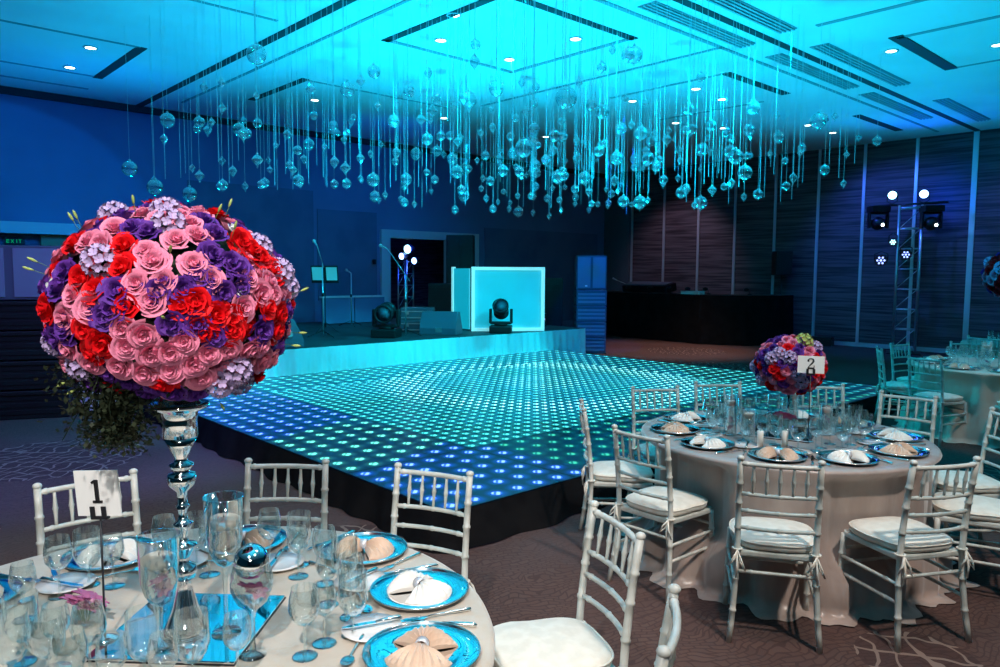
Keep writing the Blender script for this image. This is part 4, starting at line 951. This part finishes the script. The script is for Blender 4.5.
# ---- mirror tile, stands, cards, candles
def numeral(n):
    b = MB()
    if n == 1:
        b.box((0, 0, 0), (0.012, 0.003, 0.062)); b.box((0, 0, -0.029), (0.030, 0.003, 0.006)); b.box((-0.009, 0, 0.0255), (0.012, 0.003, 0.006), Matrix.Rotation(-0.5, 3, 'Y'))
    else:
        pts = [(-0.017, 0.014, .006), (-0.017, 0.021, .008), (-0.010, 0.029, .006), (0.0, 0.031, .005), (0.011, 0.027, .008), (0.014, 0.017, .011), (0.009, 0.006, .009), (-0.002, -0.006, .006), (-0.013, -0.018, .004), (-0.018, -0.027, .003)]
        rows = [[], [], [], []]
        for i, (x, z, w_) in enumerate(pts):
            p = pts[max(i-1, 0)]; q = pts[min(i+1, len(pts)-1)]; dx, dz = q[0]-p[0], q[1]-p[1]; L_ = sqrt(dx*dx+dz*dz); nx, nz = -dz/L_, dx/L_
            for j, (s, yy) in enumerate(((1, -.0015), (-1, -.0015), (-1, .0015), (1, .0015))): rows[j].append((x+nx*w_/2*s, yy, z+nz*w_/2*s))
        b.grid(rows+[rows[0]], smooth=False); b.sphere((-0.015, 0, 0.016), 0.006, 8, 6, (1, .3, 1)); b.box((0, 0, -0.0275), (0.037, 0.003, 0.009)); b.box((0.0175, 0, -0.021), (0.004, 0.003, 0.02))
    return b
def table_card(n, loc, rz, h, label, s=1.0, tilt=0.0, cw=0.12, chh=0.11):
    t = thing('table_number_card', label, 'table number', loc, rz); m4 = Matrix.Scale(s, 4)
    b = MB(); b.lathe([(0, 0), (0.035, 0), (0.035, 0.004), (0.006, 0.01), (0, 0.01)], 20); b.build('foot', M_['chrome'], t)
    b = MB(); b.tube([(0, 0, 0.008), (0, 0, h)], 0.003, 6); b.build('rod', M_['blackm'], t)
    Q = Matrix.Translation((0, 0, h)) @ Matrix.Rotation(tilt, 4, 'Y')
    b = MB(); b.box((0, 0, 0.005), (0.05, 0.012, 0.008))
    for q in (-1, 1):
        b.box((0.018*q, -0.006, 0.02), (0.014, 0.003, 0.034)); b.box((0.018*q, 0.006, 0.02), (0.014, 0.003, 0.034))
    b.xf(Q); b.build('clip', M_['blackm'], t)
    b = MB(); b.box((0, 0, 0.01+chh*0.5), (cw, 0.003, chh)); b.xf(Q); c = b.build('card', M_['card'], t)
    b = numeral(n); b.xf(Q @ Matrix.Translation((0, -0.003, 0.016+chh*0.5)) @ m4); b.build('numeral', M_['ink'], c)
    return t
camdir1 = atan2(2.1, 0.5)
table_card(2, (4.40, 2.01, TZ), YAW-pi/2-0.38, 0.41, 'wide white numeral card on a thin rod in front of the small bouquet', 1.0, 0, 0.15, 0.105)

o = MB(); o.box((0, 0, 0.005), (0.40, 0.40, 0.01)); t = thing('mirror_tile', 'square mirror tile under the tall silver stand reflecting cyan', 'mirror', (0.74, 2.10, TZ), radians(-45))
o.build('mirror_face', M_['mirror'], t, bevel=0.002); b = MB(); b.box((0, 0, 0.002), (0.404, 0.404, 0.004)); b.build('backing', M_['blackm'], t)
MZ = TZ+0.0102
table_card(1, (0.53, 2.175, MZ), radians(-56), 0.335, 'tilted white numeral card on a thin rod left of the silver stand', 1.0, radians(-5), 0.14, 0.125)
# ---- flowers
def rose_mesh(name, n=15, seed=0, open_=1.0, ruffle=0.0, wide=1.0):
    rnd = random.Random(seed); b = MB()
    b.sphere((0, 0, -0.05), 0.33, 8, 6)
    for k in range(n):
        t = k/(n-1); th = k*2.39996+rnd.uniform(-.15, .15); R = 0.10+0.86*t**0.9; Hh = 1.02-0.42*t+rnd.uniform(-.03, .03); w_ = (1.35-0.5*t)*wide
        rows = []; NV, NU = 6, 7
        for i in range(NV):
            v = i/(NV-1); row = []
            for j in range(NU):
                u = -1+2*j/(NU-1); ang = th+u*w_*(0.55+0.45*sin(v*pi*0.62))
                rad = R*(0.28+0.72*sin(v*pi/2)**0.8)*open_
                if v > 0.75: rad += (0.05+0.17*t)*(v-0.75)/0.25
                rad += 0.05*abs(u)*v*(1-t*0.5)
                z = Hh*v**0.85-0.16*u*u*v*(0.4+t)-(0.10*t*max(0, v-0.8)/0.2)
                if ruffle and v > 0.5: z += ruffle*sin(u*9+k)*(v-0.5)*2; rad += ruffle*cos(u*11+k*2)*(v-0.5)*1.5
                row.append((rad*cos(ang), rad*sin(ang), z-0.35))
            rows.append(row)
        b.grid(rows)
    return b.mesh(name)
ROSE = [rose_mesh('rose', 15, s) for s in (1, 2, 3)]
ROSE_R = [rose_mesh('rose', 11, s, 1.05, 0.03) for s in (4, 5)]
LIS = [rose_mesh('lisianthus', 10, s, 0.95, 0.06, 1.1) for s in (6, 7)]
def hyd_mesh():
    b = MB(); rnd = random.Random(3)
    for k in range(34):
        z = 1-1.55*(k+0.5)/34; r_ = sqrt(max(0, 1-z*z)); a = k*2.39996; n_ = Vector((r_*cos(a), r_*sin(a), z)); q = n_.to_track_quat('Z', 'Y').to_matrix().to_4x4()
        s0 = len(b.v)
        for p in range(4):
            aa = p*pi/2; rows = []
            for i in range(3):
                row = []
                for j in range(3):
                    u = (j-1); rr_ = (0.02, 0.16, 0.27)[i]; ww = (0.02, 0.14, 0.07)[i]
                    row.append((rr_*cos(aa)-u*ww*sin(aa), rr_*sin(aa)+u*ww*cos(aa), 0.04*i+0.03*abs(u)*i))
                rows.append(row)
            b.grid(rows)
        b.xf(Matrix.Translation(n_*0.82) @ q @ Matrix.Rotation(rnd.uniform(0, 1.5), 4, 'Z'), s0)
    return b.mesh('hydrangea')
HYD = hyd_mesh()
def bud_mesh():
    b = MB(); b.lathe([(0, 1.0), (0.06, 1.0), (0.13, 1.25), (0.19, 1.6), (0.15, 2.0), (0.05, 2.25), (0, 2.3)], 8); return b.mesh('bud')
def budstem_mesh():
    b = MB(); b.tube([(0, 0, -0.4), (0.03, 0.02, 0.4), (0, 0, 1.05)], 0.035, 5); return b.mesh('bud_stem')
BUD, BST = bud_mesh(), budstem_mesh()
for g, m in ((ROSE, 'pink'), (ROSE_R, 'red'), (LIS, 'purple')):
    for me in g: me.materials.append(M_[m])
HYD.materials.append(M_['lav']); BUD.materials.append(M_['green']); BST.materials.append(M_['stem'])
def leafy(name, m, parent, pts, n, ls, seed, r=1.0):
    rnd = random.Random(seed); b = MB()
    for k in range(n):
        p = Vector(pts(rnd)); d = Vector((rnd.gauss(0, 1), rnd.gauss(0, 1), rnd.gauss(0, 1))).normalized(); s = d.cross(Vector((0.3, 0.5, 0.8))).normalized()*ls*0.35; l = d*ls*rnd.uniform(0.6, 1.2)
        b.add([p, p+l*0.5+s, p+l, p+l*0.5-s], [(0, 1, 2, 3)])
    return b.build(name, m, parent)
def orient(n, spin): return (n.to_track_quat('Z', 'Y') @ Matrix.Rotation(spin, 3, 'Z').to_quaternion()).to_euler()
FRONT = dict(
 pink=[(330,65),(395,75),(300,145),(365,115),(315,165),(400,170),(435,205),(335,208),(310,250),(150,240),(185,265),(130,290),(180,120),(235,90),(205,130),(410,105),(520,203),(505,270),(575,210),(550,240),(580,245),(375,340),(290,325),(255,350),(305,370),(345,365),(290,412),(345,408),(425,372),(395,395),(410,430),(470,365),(550,365),(560,410),(595,420),(130,360),(125,405),(180,390),(125,440),(280,215),(250,310),(240,395),(520,370)],
 red=[(250,180),(255,130),(195,228),(258,258),(370,262),(398,252),(85,272),(445,285),(415,318),(480,325),(175,315),(205,345),(185,365),(510,115),(535,135),(560,155),(565,275),(600,295),(590,185),(325,435),(555,455),(165,205),(590,330),(480,290),(150,125),(470,315)],
 purple=[(270,90),(305,98),(450,100),(130,190),(440,150),(480,165),(375,225),(460,235),(350,300),(90,330),(130,315),(215,285),(550,330),(350,465),(400,470),(175,445),(625,285),(240,230),(118,225),(325,232),(500,222),(410,200),(400,300),(500,180),(230,270),(440,330),(110,340)],
 lav=[(205,165),(490,420),(608,190),(455,450),(350,80)],
 white=[(95,220),(505,232),(495,80)],
 bud=[(135,75),(165,92),(280,60),(485,45),(90,180),(95,462),(135,470),(640,245),(635,345),(445,485),(350,160),(485,110),(340,290),(60,190),(450,70),(610,370)])
def bouquet(t, C, R, sz, full=True, back=70, seed=5, extra=True):
    """flower sphere; local centre C, radius R (x,z); FRONT gives where each kind sits on the side facing the dining room entrance"""
    rnd = random.Random(seed); view = (Vector((0, 0, CAM_H))-(Vector(t.location)+C)).normalized(); r0 = view.cross(Vector((0, 0, 1))).normalized()*-1; u0 = r0.cross(view)*1
    if u0.z < 0: u0 = -u0
    right = Vector((-view.y, view.x, 0)).normalized(); right = -right if right.dot(rt) < 0 else right
    b = MB(); b.sphere(C, R*0.80, 24, 16, (1, 1, 0.88)); b.build('foliage_core', M_['leaf_dark'], t)
    used = []
    def put(kind, n_, s=1.0, lift=0.0):
        p = C+Vector((n_.x*R, n_.y*R, n_.z*R*0.88))*(0.9+lift); sp = rnd.uniform(0, 6.28)
        n2 = (n_+Vector((rnd.gauss(0, .13), rnd.gauss(0, .13), rnd.gauss(0, .13)))).normalized()
        q = orient(n2, sp)
        def ob(nm, me, m, k): o = mobj(nm, me, m, t, p, q); o.scale = (k,)*3; return o
        if kind == 'pink': ob('pink_rose', rnd.choice(ROSE), M_['pink'], sz*s*rnd.uniform(.95, 1.12))
        elif kind == 'red': ob('red_rose', rnd.choice(ROSE_R), M_['red'], sz*s*rnd.uniform(.95, 1.15))
        elif kind == 'purple': ob('purple_lisianthus', rnd.choice(LIS), M_['purple'], sz*s*rnd.uniform(1.0, 1.2))
        elif kind == 'lav': ob('lavender_hydrangea', HYD, M_['lav'], sz*s*1.35)
        elif kind == 'white':
            me = WHITE; ob('white_rosebud', me, M_['white_petal'], sz*0.6)
        elif kind == 'bud':
            o = ob('bud_stem', BST, M_['stem'], sz*0.6); o.rotation_euler = orient((n2+Vector((0, 0, .25))).normalized(), sp)
            c = mobj('green_bud', BUD, M_['green'], o)
        used.append(n_)
    if full:
        for kd, L_ in FRONT.items():
            for (zx, zy) in L_:
                dx = (zx/2.2233-160)/132.0; dy = -((180+zy/2.2233)-303)/113.0
                rr_ = sqrt(dx*dx+dy*dy)
                if rr_ > 0.985: dx, dy = dx/rr_*0.985, dy/rr_*0.985; rr_ = 0.985
                dz = sqrt(1-rr_*rr_); n_ = (right*dx+Vector((0, 0, 1))*dy+Vector((view.x, view.y, 0)).normalized()*dz).normalized()
                put(kd, n_, 1.0, 0.0 if kd != 'bud' else 0.04)
    N = back; kinds = ['pink']*5+['red']*3+['purple']*3+['lav']
    for k in range(N):
        z = 1-2*(k+0.5)/N; a = k*2.39996; r_ = sqrt(1-z*z); n_ = Vector((r_*cos(a), r_*sin(a), z))
        if full and any((n_-q).length < 0.115 for q in used): continue
        if n_.z < -0.85: continue
        put(rnd.choice(kinds), n_, 1.0, -0.05 if full and n_.dot(view) > 0 else 0)
WHITE = rose_mesh('white_rosebud', 7, 9, 0.7); WHITE.materials.append(M_['white_petal'])

# tall silver stand + bouquet on table 1
t = thing('bouquet_stand', 'tall turned silver stand carrying the large bouquet on the front table', 'flower stand', (0.71, 2.07, MZ))
prof = [(0, 0.0), (0.062, 0.0), (0.063, 0.006), (0.05, 0.03), (0.034, 0.07), (0.022, 0.12), (0.016, 0.145), (0.022, 0.155)]
b = MB(); b.lathe(prof+[(0, 0.155)], 32); b.build('base', M_['chrome'], t)
b = MB(); b.lathe([(0, 0.155), (0.03, 0.158), (0.034, 0.175), (0.03, 0.19), (0.014, 0.20), (0.016, 0.215), (0.034, 0.245), (0.036, 0.25), (0.014, 0.256), (0.012, 0.275), (0.022, 0.30), (0.026, 0.312), (0.013, 0.318), (0.011, 0.345), (0.02, 0.36), (0.013, 0.365), (0.014, 0.40), (0.034, 0.42), (0.038, 0.437), (0.036, 0.45), (0.02, 0.456), (0.03, 0.47), (0.032, 0.478), (0.018, 0.485), (0.018, 0.495), (0.030, 0.525), (0.046, 0.555), (0, 0.555)], 32); b.build('turned_column', M_['chrome'], t)
b = MB(); b.lathe([(0, 0.555), (0.046, 0.555), (0.044, 0.6), (0.049, 0.625), (0.075, 0.636), (0.079, 0.642), (0.075, 0.648), (0.05, 0.645), (0, 0.64)], 32); b.build('cup', M_['chrome'], t)
b = MB(); b.lathe([(0.052, 0.646), (0.056, 0.646), (0.056, 0.80), (0.052, 0.80)], 28, closed=True); b.build('glass_cylinder', M_['glass'], t)
t = thing('large_bouquet', 'large round bouquet of pink, red and purple blooms on the silver stand', 'flower bouquet', (0.70, 2.07, MZ+0.65))
BQ = t
bouquet(t, Vector((0.0, -0.012, 0.265)), 0.333, 0.0325, True, 380, 5)
def trail(rnd):
    k = rnd.random(); a = rnd.gauss(0, 1); c = rnd.gauss(0, 1); return (-0.135+0.045*a*(1.15-0.75*k), -0.16*0+0.11+0.045*c*(1.1-0.6*k), 0.10-0.25*k)
rdir = Vector((rt.x, rt.y, 0)).normalized()
def trail2(rnd):
    k = rnd.random()**0.9; w_ = 0.06*(1.2-0.8*k); p = rdir*(-0.135+rnd.gauss(0, 1)*w_*0.75+0.03*k)+Vector((-0.10, -0.17, 0))*0.9+Vector((0.3, -0.3, 0))*0.0+Vector((rnd.gauss(0, .03), rnd.gauss(0, .03), 0)); p.z = 0.12-0.195*k+rnd.gauss(0, .012); return tuple(p)
leafy('trailing_foliage', M_['leaf_dark'], t, trail2, 2600, 0.017, 11)
b = MB(); rnd = random.Random(2)
for k in range(26):
    p = [Vector(trail2(rnd)) for _ in range(1)][0]; p.z = 0.12; q = p+Vector((rnd.gauss(0, .025), rnd.gauss(0, .025), -rnd.uniform(.10, .20))); b.tube([p, p.lerp(q, .5)+Vector((rnd.gauss(0, .01), rnd.gauss(0, .01), 0)), q], 0.0014, 4)
b.build('trailing_stems', M_['leaf_dark'], t)

def orchid_mesh():
    b = MB()
    for k in range(6):
        a = k*pi/3; rows = []
        for i in range(5):
            v = i/4; row = []
            for j in range(5):
                u = -1+j/2; w_ = 0.33*sin(pi*min(1, v*0.85+0.12)); r_ = 0.1+0.9*v
                row.append((r_*cos(a)-u*w_*sin(a), r_*sin(a)+u*w_*cos(a), 0.35*v-0.25*v*v+0.08*u*u))
            rows.append(row)
        b.grid(rows)
    b.sphere((0, 0, 0.12), 0.14, 8, 6); return b.mesh('orchid')
ORC = orchid_mesh(); M_['orchid'] = petal('petal_orchid', (0.42, 0.10, 0.26), (0.62, 0.22, 0.40)); ORC.materials.append(M_['orchid'])
def candle_vase(label, loc, h=0.245, r=0.042, flower=True, group='cylinder vases with floating candles'):
    t = thing('candle_vase', label, 'vase', loc, random.uniform(0, 6), group)
    b = MB(); b.lathe([(0, 0), (r-0.002, 0), (r, 0.003), (r, h), (r+0.0012, h), (r+0.0012, h-0.004), (r, h-0.004)], 28, open_top=True); b.build('glass', M_['glass'], t)
    wh = h*0.74; b = MB(); b.lathe([(0, 0.0125), (r-0.0034, 0.0125), (r-0.0034, wh), (0, wh)], 28); b.build('water', M_['water'], t)
    b = MB(); b.lathe([(0, wh-0.006), (r*0.6, wh-0.004), (r*0.86, wh+0.012), (r*0.86, wh+0.022), (r*0.7, wh+0.028), (0, wh+0.027)], 22); c = b.build('floating_candle', M_['wax'], t)
    b = MB(); b.tube([(0, 0, wh+0.026), (0.001, 0, wh+0.036)], 0.0012, 5); b.build('wick', M_['ink'], c)
    if flower:
        for k, z in enumerate((0.05, 0.10)): o = mobj('submerged_flower', ORC, M_['orchid'], t, (0.004*(-1)**k, 0, z), (0.7+k, 0.3, k*1.1)); o.scale = (0.026,)*3
    return t
def stem_vase(label, loc, stem, bh, r, flower):
    t = thing('stemmed_candle_vase', label, 'vase', loc, 0, 'stemmed vases with floating candles')
    pr = [(0.008, stem), (r*0.45, stem+0.012), (r*0.72, stem+0.035), (r*0.88, stem+0.07), (r, stem+bh)]
    b = MB(); b.lathe([(0, stem)]+pr+[(r+0.0015, stem+bh), (r+0.0015, stem+bh-0.004)], 30, open_top=True); b.build('bowl', M_['glass'], t)
    b = MB(); b.lathe([(0, 0), (0.04, 0), (0.04, 0.003), (0.012, 0.008), (0.006, 0.03), (0.005, stem*0.6), (0.008, stem)], 22, open_top=True); b.build('stem', M_['glass'], t)
    wz = stem+bh*0.6; b = MB(); b.lathe([(0, stem+0.003), (r*0.43, stem+0.014), (r*0.70, stem+0.036), (r*0.86, stem+0.071), (r*0.91, wz), (0, wz)], 30); b.build('water', M_['water'], t)
    b = MB(); b.lathe([(0, wz-0.012), (r*0.55, wz-0.010), (r*0.82, wz+0.006), (r*0.82, wz+0.016), (r*0.66, wz+0.022), (0, wz+0.021)], 24); c = b.build('floating_candle', M_['wax'], t)
    b = MB(); b.tube([(0, 0, wz+0.020), (0.001, 0, wz+0.030)], 0.0012, 5); b.build('wick', M_['ink'], c)
    if flower:
        for k in range(3): o = mobj('submerged_flower', ORC, M_['orchid'], t, (0.008*cos(k*2), 0.008*sin(k*2), stem+0.045+0.018*k), (0.9+k, 0.3, k*1.1)); o.scale = (0.03,)*3
    return t
stem_vase('stemmed glass vase with white floating candle right of the silver stand', (0.79, 1.985, MZ), 0.19, 0.20, 0.053, False)
stem_vase('stemmed glass vase with floating candle and pink petals, left of the stand', (0.614, 1.976, MZ), 0.135, 0.19, 0.053, True)
def flower_vase(label, loc, r=0.034, h=0.08, n=5, fs=0.04, mt='orchid', name='flower_vase'):
    t = thing(name, label, 'vase', loc, 0, 'small glass vases of flowers'); rnd = random.Random(int(loc[0]*1000))
    b = MB(); b.lathe([(0, 0), (r*0.8, 0), (r, 0.01), (r, h)], 22, open_top=True); b.build('glass', M_['glass'], t)
    for k in range(n):
        a = k*2*pi/n; o = mobj('orchid_bloom' if mt == 'orchid' else 'rose_bloom', ORC if mt == 'orchid' else ROSE[0], M_['orchid'], t, (0.024*cos(a)*(k > 0), 0.024*sin(a)*(k > 0), h+0.012+0.01*(k % 2)), (0.5*sin(a), -0.5*cos(a)*-1, a)); o.scale = (fs,)*3
        b = MB(); b.tube([(0.008*cos(a), 0.008*sin(a), 0.014), (0.02*cos(a), 0.02*sin(a), h+0.01)], 0.0015, 5); b.build('stem', M_['stem'], t)
flower_vase('small glass vase of magenta orchids at the foot of the tilted numeral card', (0.515, 2.315, TZ), 0.034, 0.05, 6, 0.05)
def bowl_vase(label, loc):
    t = thing('footed_bowl_vase', label, 'vase', loc)
    out = [(0.034, 0), (0.035, 0.003), (0.008, 0.012), (0.006, 0.10), (0.012, 0.125), (0.040, 0.15), (0.054, 0.185), (0.055, 0.215), (0.045, 0.255)]
    b = MB(); b.lathe([(0, 0)]+out, 26, open_top=True); b.build('glass', M_['glass'], t)
    for k in range(3): o = mobj('pink_petals', ORC, M_['orchid'], t, (0.014*cos(k*2.1), 0.014*sin(k*2.1), 0.17+0.01*k), (0.5, 0.2, k)); o.scale = (0.034,)*3
bowl_vase('footed glass bowl of pink petals right of the silver stand', (0.80, 1.835, TZ))
t = thing('mirror_ball_ornament', 'shiny silver glass ball resting in the rim of the pink-petal bowl', 'ornament', (0.80, 1.835, TZ+0.236))
b = MB(); b.sphere((0, 0, 0.022), 0.046, 24, 16); b.build('ball', M_['mirror'], t); b = MB(); b.tube([(0, 0, 0.062), (0, 0, 0.070)], 0.006, 8); b.build('cap', M_['silver'], t)
# extra glasses in the middle of table 1
for k, (x, y) in enumerate(((0.45, 2.0), (0.545, 1.89), (0.40, 2.11), (0.36, 2.0), (0.63, 1.80), (0.72, 1.745), (0.90, 1.74), (0.34, 2.2), (0.46, 1.84), (0.38, 1.88), (0.30, 2.09), (0.55, 1.76))):
    (P_g1, P_g2, P_g3)[k % 3].put((x, y, TZ), k, 'clear stemmed glass crowded at the near left of the silver stand', 'glasses in the near middle of the front table')

# ---- the taupe table centre
t = thing('mirror_tile', 'square mirror tile at the middle of the taupe table', 'mirror', (4.5, 2.25, TZ), 0.3); b = MB(); b.box((0, 0, 0.006), (0.42, 0.42, 0.012)); b.build('mirror_face', M_['mirror'], t, bevel=0.003)
b = MB(); b.box((0, 0, 0.002), (0.425, 0.425, 0.004)); b.build('backing', M_['blackm'], t)
t = thing('bouquet_stand', 'slim silver stand under the small round bouquet on the taupe table', 'flower stand', (4.60, 2.24, TZ+0.0125))
b = MB(); b.lathe([(0, 0), (0.06, 0), (0.06, 0.006), (0.012, 0.02), (0, 0.02)], 24); b.build('base', M_['chrome'], t)
b = MB(); b.tube([(0, 0, 0.015), (0, 0, 0.24)], 0.008, 10); b.build('column', M_['chrome'], t)
b = MB(); b.lathe([(0.01, 0.24), (0.05, 0.27), (0.055, 0.31), (0.05, 0.31), (0.045, 0.275), (0, 0.25)], 24); b.build('cup', M_['chrome'], t)
t = thing('small_bouquet', 'small round bouquet of pink, red and violet blooms behind the number 2 card', 'flower bouquet', (4.60, 2.24, TZ+0.30))
bouquet(t, Vector((0.0, 0.0, 0.13)), 0.225, 0.036, False, 150, 8)
o = mobj('green_hydrangea', HYD.copy(), M_['green'], t, (-0.03, -0.1, 0.29)); o.data.materials.clear(); o.data.materials.append(M_['green']); o.scale = (0.06,)*3
flower_vase('glass vase of magenta blooms in front of the card on the taupe table', (4.36, 2.14, TZ), 0.045, 0.12, 7, 0.055, 'orchid')
for k, (x, y, lb) in enumerate(((4.20, 2.42, 'left of the small bouquet on the taupe table'), (4.12, 2.25, 'at the left centre of the taupe table'), (4.66, 2.02, 'right of the number 2 card'), (4.78, 2.3, 'at the right centre of the taupe table'))):
    candle_vase('cylinder vase with floating candle '+lb, (x, y, TZ), (0.26, 0.2, 0.2, 0.25)[k], 0.04, k % 2 == 0)
def tealight(label, loc):
    t = thing('pillar_candle', label, 'candle', loc, 0, 'ivory candles'); b = MB(); b.lathe([(0, 0), (0.018, 0), (0.018, 0.10), (0.015, 0.103), (0, 0.101)], 16); b.build('wax', M_['wax'], t)
    b = MB(); b.tube([(0, 0, 0.1), (0, 0, 0.11)], 0.0012, 5); b.build('wick', M_['ink'], t)
tealight('slim ivory candle at the left centre of the taupe table', (4.02, 2.12, TZ)); tealight('slim ivory candle on the taupe table nearer the middle front plate', (4.12, 2.02, TZ))
for k, a in enumerate((20, 75, 140, 200, 265, 320)):
    candle_r = 0.30; P_g2.put((T2[0]+0.32*cos(radians(a)), T2[1]+0.32*sin(radians(a)), TZ), 0, 'clear goblet in the ring around the centrepiece of the taupe table', 'goblets around the centrepiece of the taupe table')
# ---- table 3 centre and far bouquet
candle_vase('cylinder vase with floating candle at the middle of the far right table', (9.6, 2.4, TZ), 0.28, 0.05, True); candle_vase('shorter cylinder vase on the far right table beside the tall one', (9.45, 2.2, TZ), 0.22, 0.05, False)
for k in range(8):
    a = k*0.8; P_g1.put((T3[0]+0.3*cos(a), T3[1]+0.3*sin(a), TZ), 0, 'clear wine glass in the ring around the middle of the far right table', 'glasses around the middle of the far right table')
t = thing('bouquet_stand', 'tall dark stand of the bouquet on the farthest table', 'flower stand', (T4[0], T4[1]+0.25, TZ))
b = MB(); b.lathe([(0, 0), (0.1, 0), (0.1, 0.01), (0.02, 0.03), (0, 0.03)], 20); b.build('base', M_['blackm'], t)
b = MB(); b.tube([(0, 0, 0.02), (0, 0, 0.62)], 0.03, 10); b.build('column', M_['blackm'], t)
b = MB(); b.lathe([(0.03, 0.62), (0.1, 0.66), (0.1, 0.70), (0, 0.70)], 20); b.build('cup', M_['blackm'], t)
t = thing('far_bouquet', 'tall bouquet of red and pale blooms at the right edge by the wood wall', 'flower bouquet', (T4[0], T4[1]+0.25, TZ+0.66))
bouquet(t, Vector((0, 0, 0.36)), 0.42, 0.075, False, 90, 12)

# ================================================================== HANGING GLASS
def orn(kind, drop, size, label):
    """hanging ornament: origin at the ceiling, cord of length drop, glass below"""
    t = thing('glass_ornament', label, 'hanging ornament', (0, 0, CZ), 0, 'glass ornaments over the dance floor')
    b = MB(); b.tube([(0, 0, 0), (0, 0, -drop+size*1.12)], 0.0022, 4, False); b.build('cord', M_['cord'], t)
    c = (0, 0, -drop)
    b = MB(); b.lathe([(0, size*1.2), (size*0.16, size*1.18), (size*0.2, size*0.97), (0, size*0.97)], 8, c); b.build('cap', M_['alu'], t)
    b = MB(); g = size
    if kind == 0:
        b.sphere(c, g, 20, 12)
        b.lathe([(0, -g*1.0), (g*0.1, -g*1.04), (g*0.07, -g*1.16), (0, -g*1.28)], 8, c)
    elif kind == 1:
        b.lathe([(0, g*0.98), (g*0.35, g*0.9), (g*0.85, g*0.35), (g*0.9, 0.0), (g*0.6, -g*0.6), (g*0.12, -g*1.15), (g*0.1, -g*1.35), (0, -g*1.5)], 10, c, smooth=False)
    else:
        b.lathe([(0, g*0.98), (g*0.5, g*0.65), (g*0.95, 0.1*g), (g*0.95, -0.1*g), (g*0.5, -g*0.65), (0, -g*1.0)], 8, c, smooth=False)
        b.lathe([(0, -g*1.0), (g*0.22, -g*1.15), (0, -g*1.5)], 6, c, smooth=False)
    b.build('glass', M_['crystal'], t)
    return t
def strand(drop, L_, r, label):
    t = thing('crystal_strand', label, 'hanging crystal strand', (0, 0, CZ), 0, 'crystal strands over the dance floor')
    b = MB(); b.tube([(0, 0, 0), (0, 0, -drop+L_)], 0.002, 4, False); b.build('cord', M_['cord'], t)
    b = MB(); z = -drop
    while z < -drop+L_:
        b.lathe([(0, -r), (r, 0), (0, r)], 6, (0, 0, z), smooth=False); z += r*2.1
    b.build('beads', M_['beads'], t); return t
rnd = random.Random(21)
OL = ('clear glass ball hanging on a cord over the dance floor', 'clear faceted teardrop hanging on a cord over the dance floor', 'clear faceted crystal hanging on a cord over the dance floor')
oprot = {}
def low(x, y):  # lowest height reached at this place
    return 2.88+0.10*sin(x*1.3)+0.08*cos(y*1.7)
pts = []
def rpt(md):
    for _ in range(400):
        x = rnd.uniform(3.0, 11.2); y = rnd.uniform(4.2, 10.6)
        if x > 10.7 and y > 9.5: continue
        if x < 4.4 and y < 6.5: continue
        if all((x-a)**2+(y-c)**2 > md*md for a, c in pts): pts.append((x, y)); return x, y
    x = rnd.uniform(4.5, 11.2); y = rnd.uniform(4.4, 10.6); pts.append((x, y)); return x, y
for k in range(290):
    kd = rnd.choices((0, 1, 2), (6, 3, 3))[0]; x, y = rpt(0.30)
    u = rnd.random(); z = low(x, y)+1.15*u**(1.7 if k % 5 else 0.45)
    size = (rnd.choices((0.05, 0.065, 0.085, 0.10), (6, 5, 2, 1))[0] if kd == 0 else rnd.choice((0.045, 0.055)))
    drop = round((CZ-z)/0.14)*0.14; drop = max(drop, 0.6); key = (kd, round(drop, 2), size)
    if key not in oprot: oprot[key] = Proto(orn(kd, drop, size, OL[kd]))
    oprot[key].put((x, y, CZ), rnd.uniform(0, 6))
for k in range(150):
    x, y = rpt(0.20); z = low(x, y)-0.05+0.5*rnd.random(); drop = round((CZ-z)/0.12)*0.12; L_ = rnd.choice((0.45, 0.7, 0.95)); r = rnd.choice((0.0055, 0.0075)); key = ('s', round(drop, 2), L_, r)
    if key not in oprot: oprot[key] = Proto(strand(drop, L_, r, 'thin strand of crystal beads hanging over the dance floor'))
    oprot[key].put((x, y, CZ), rnd.uniform(0, 6))
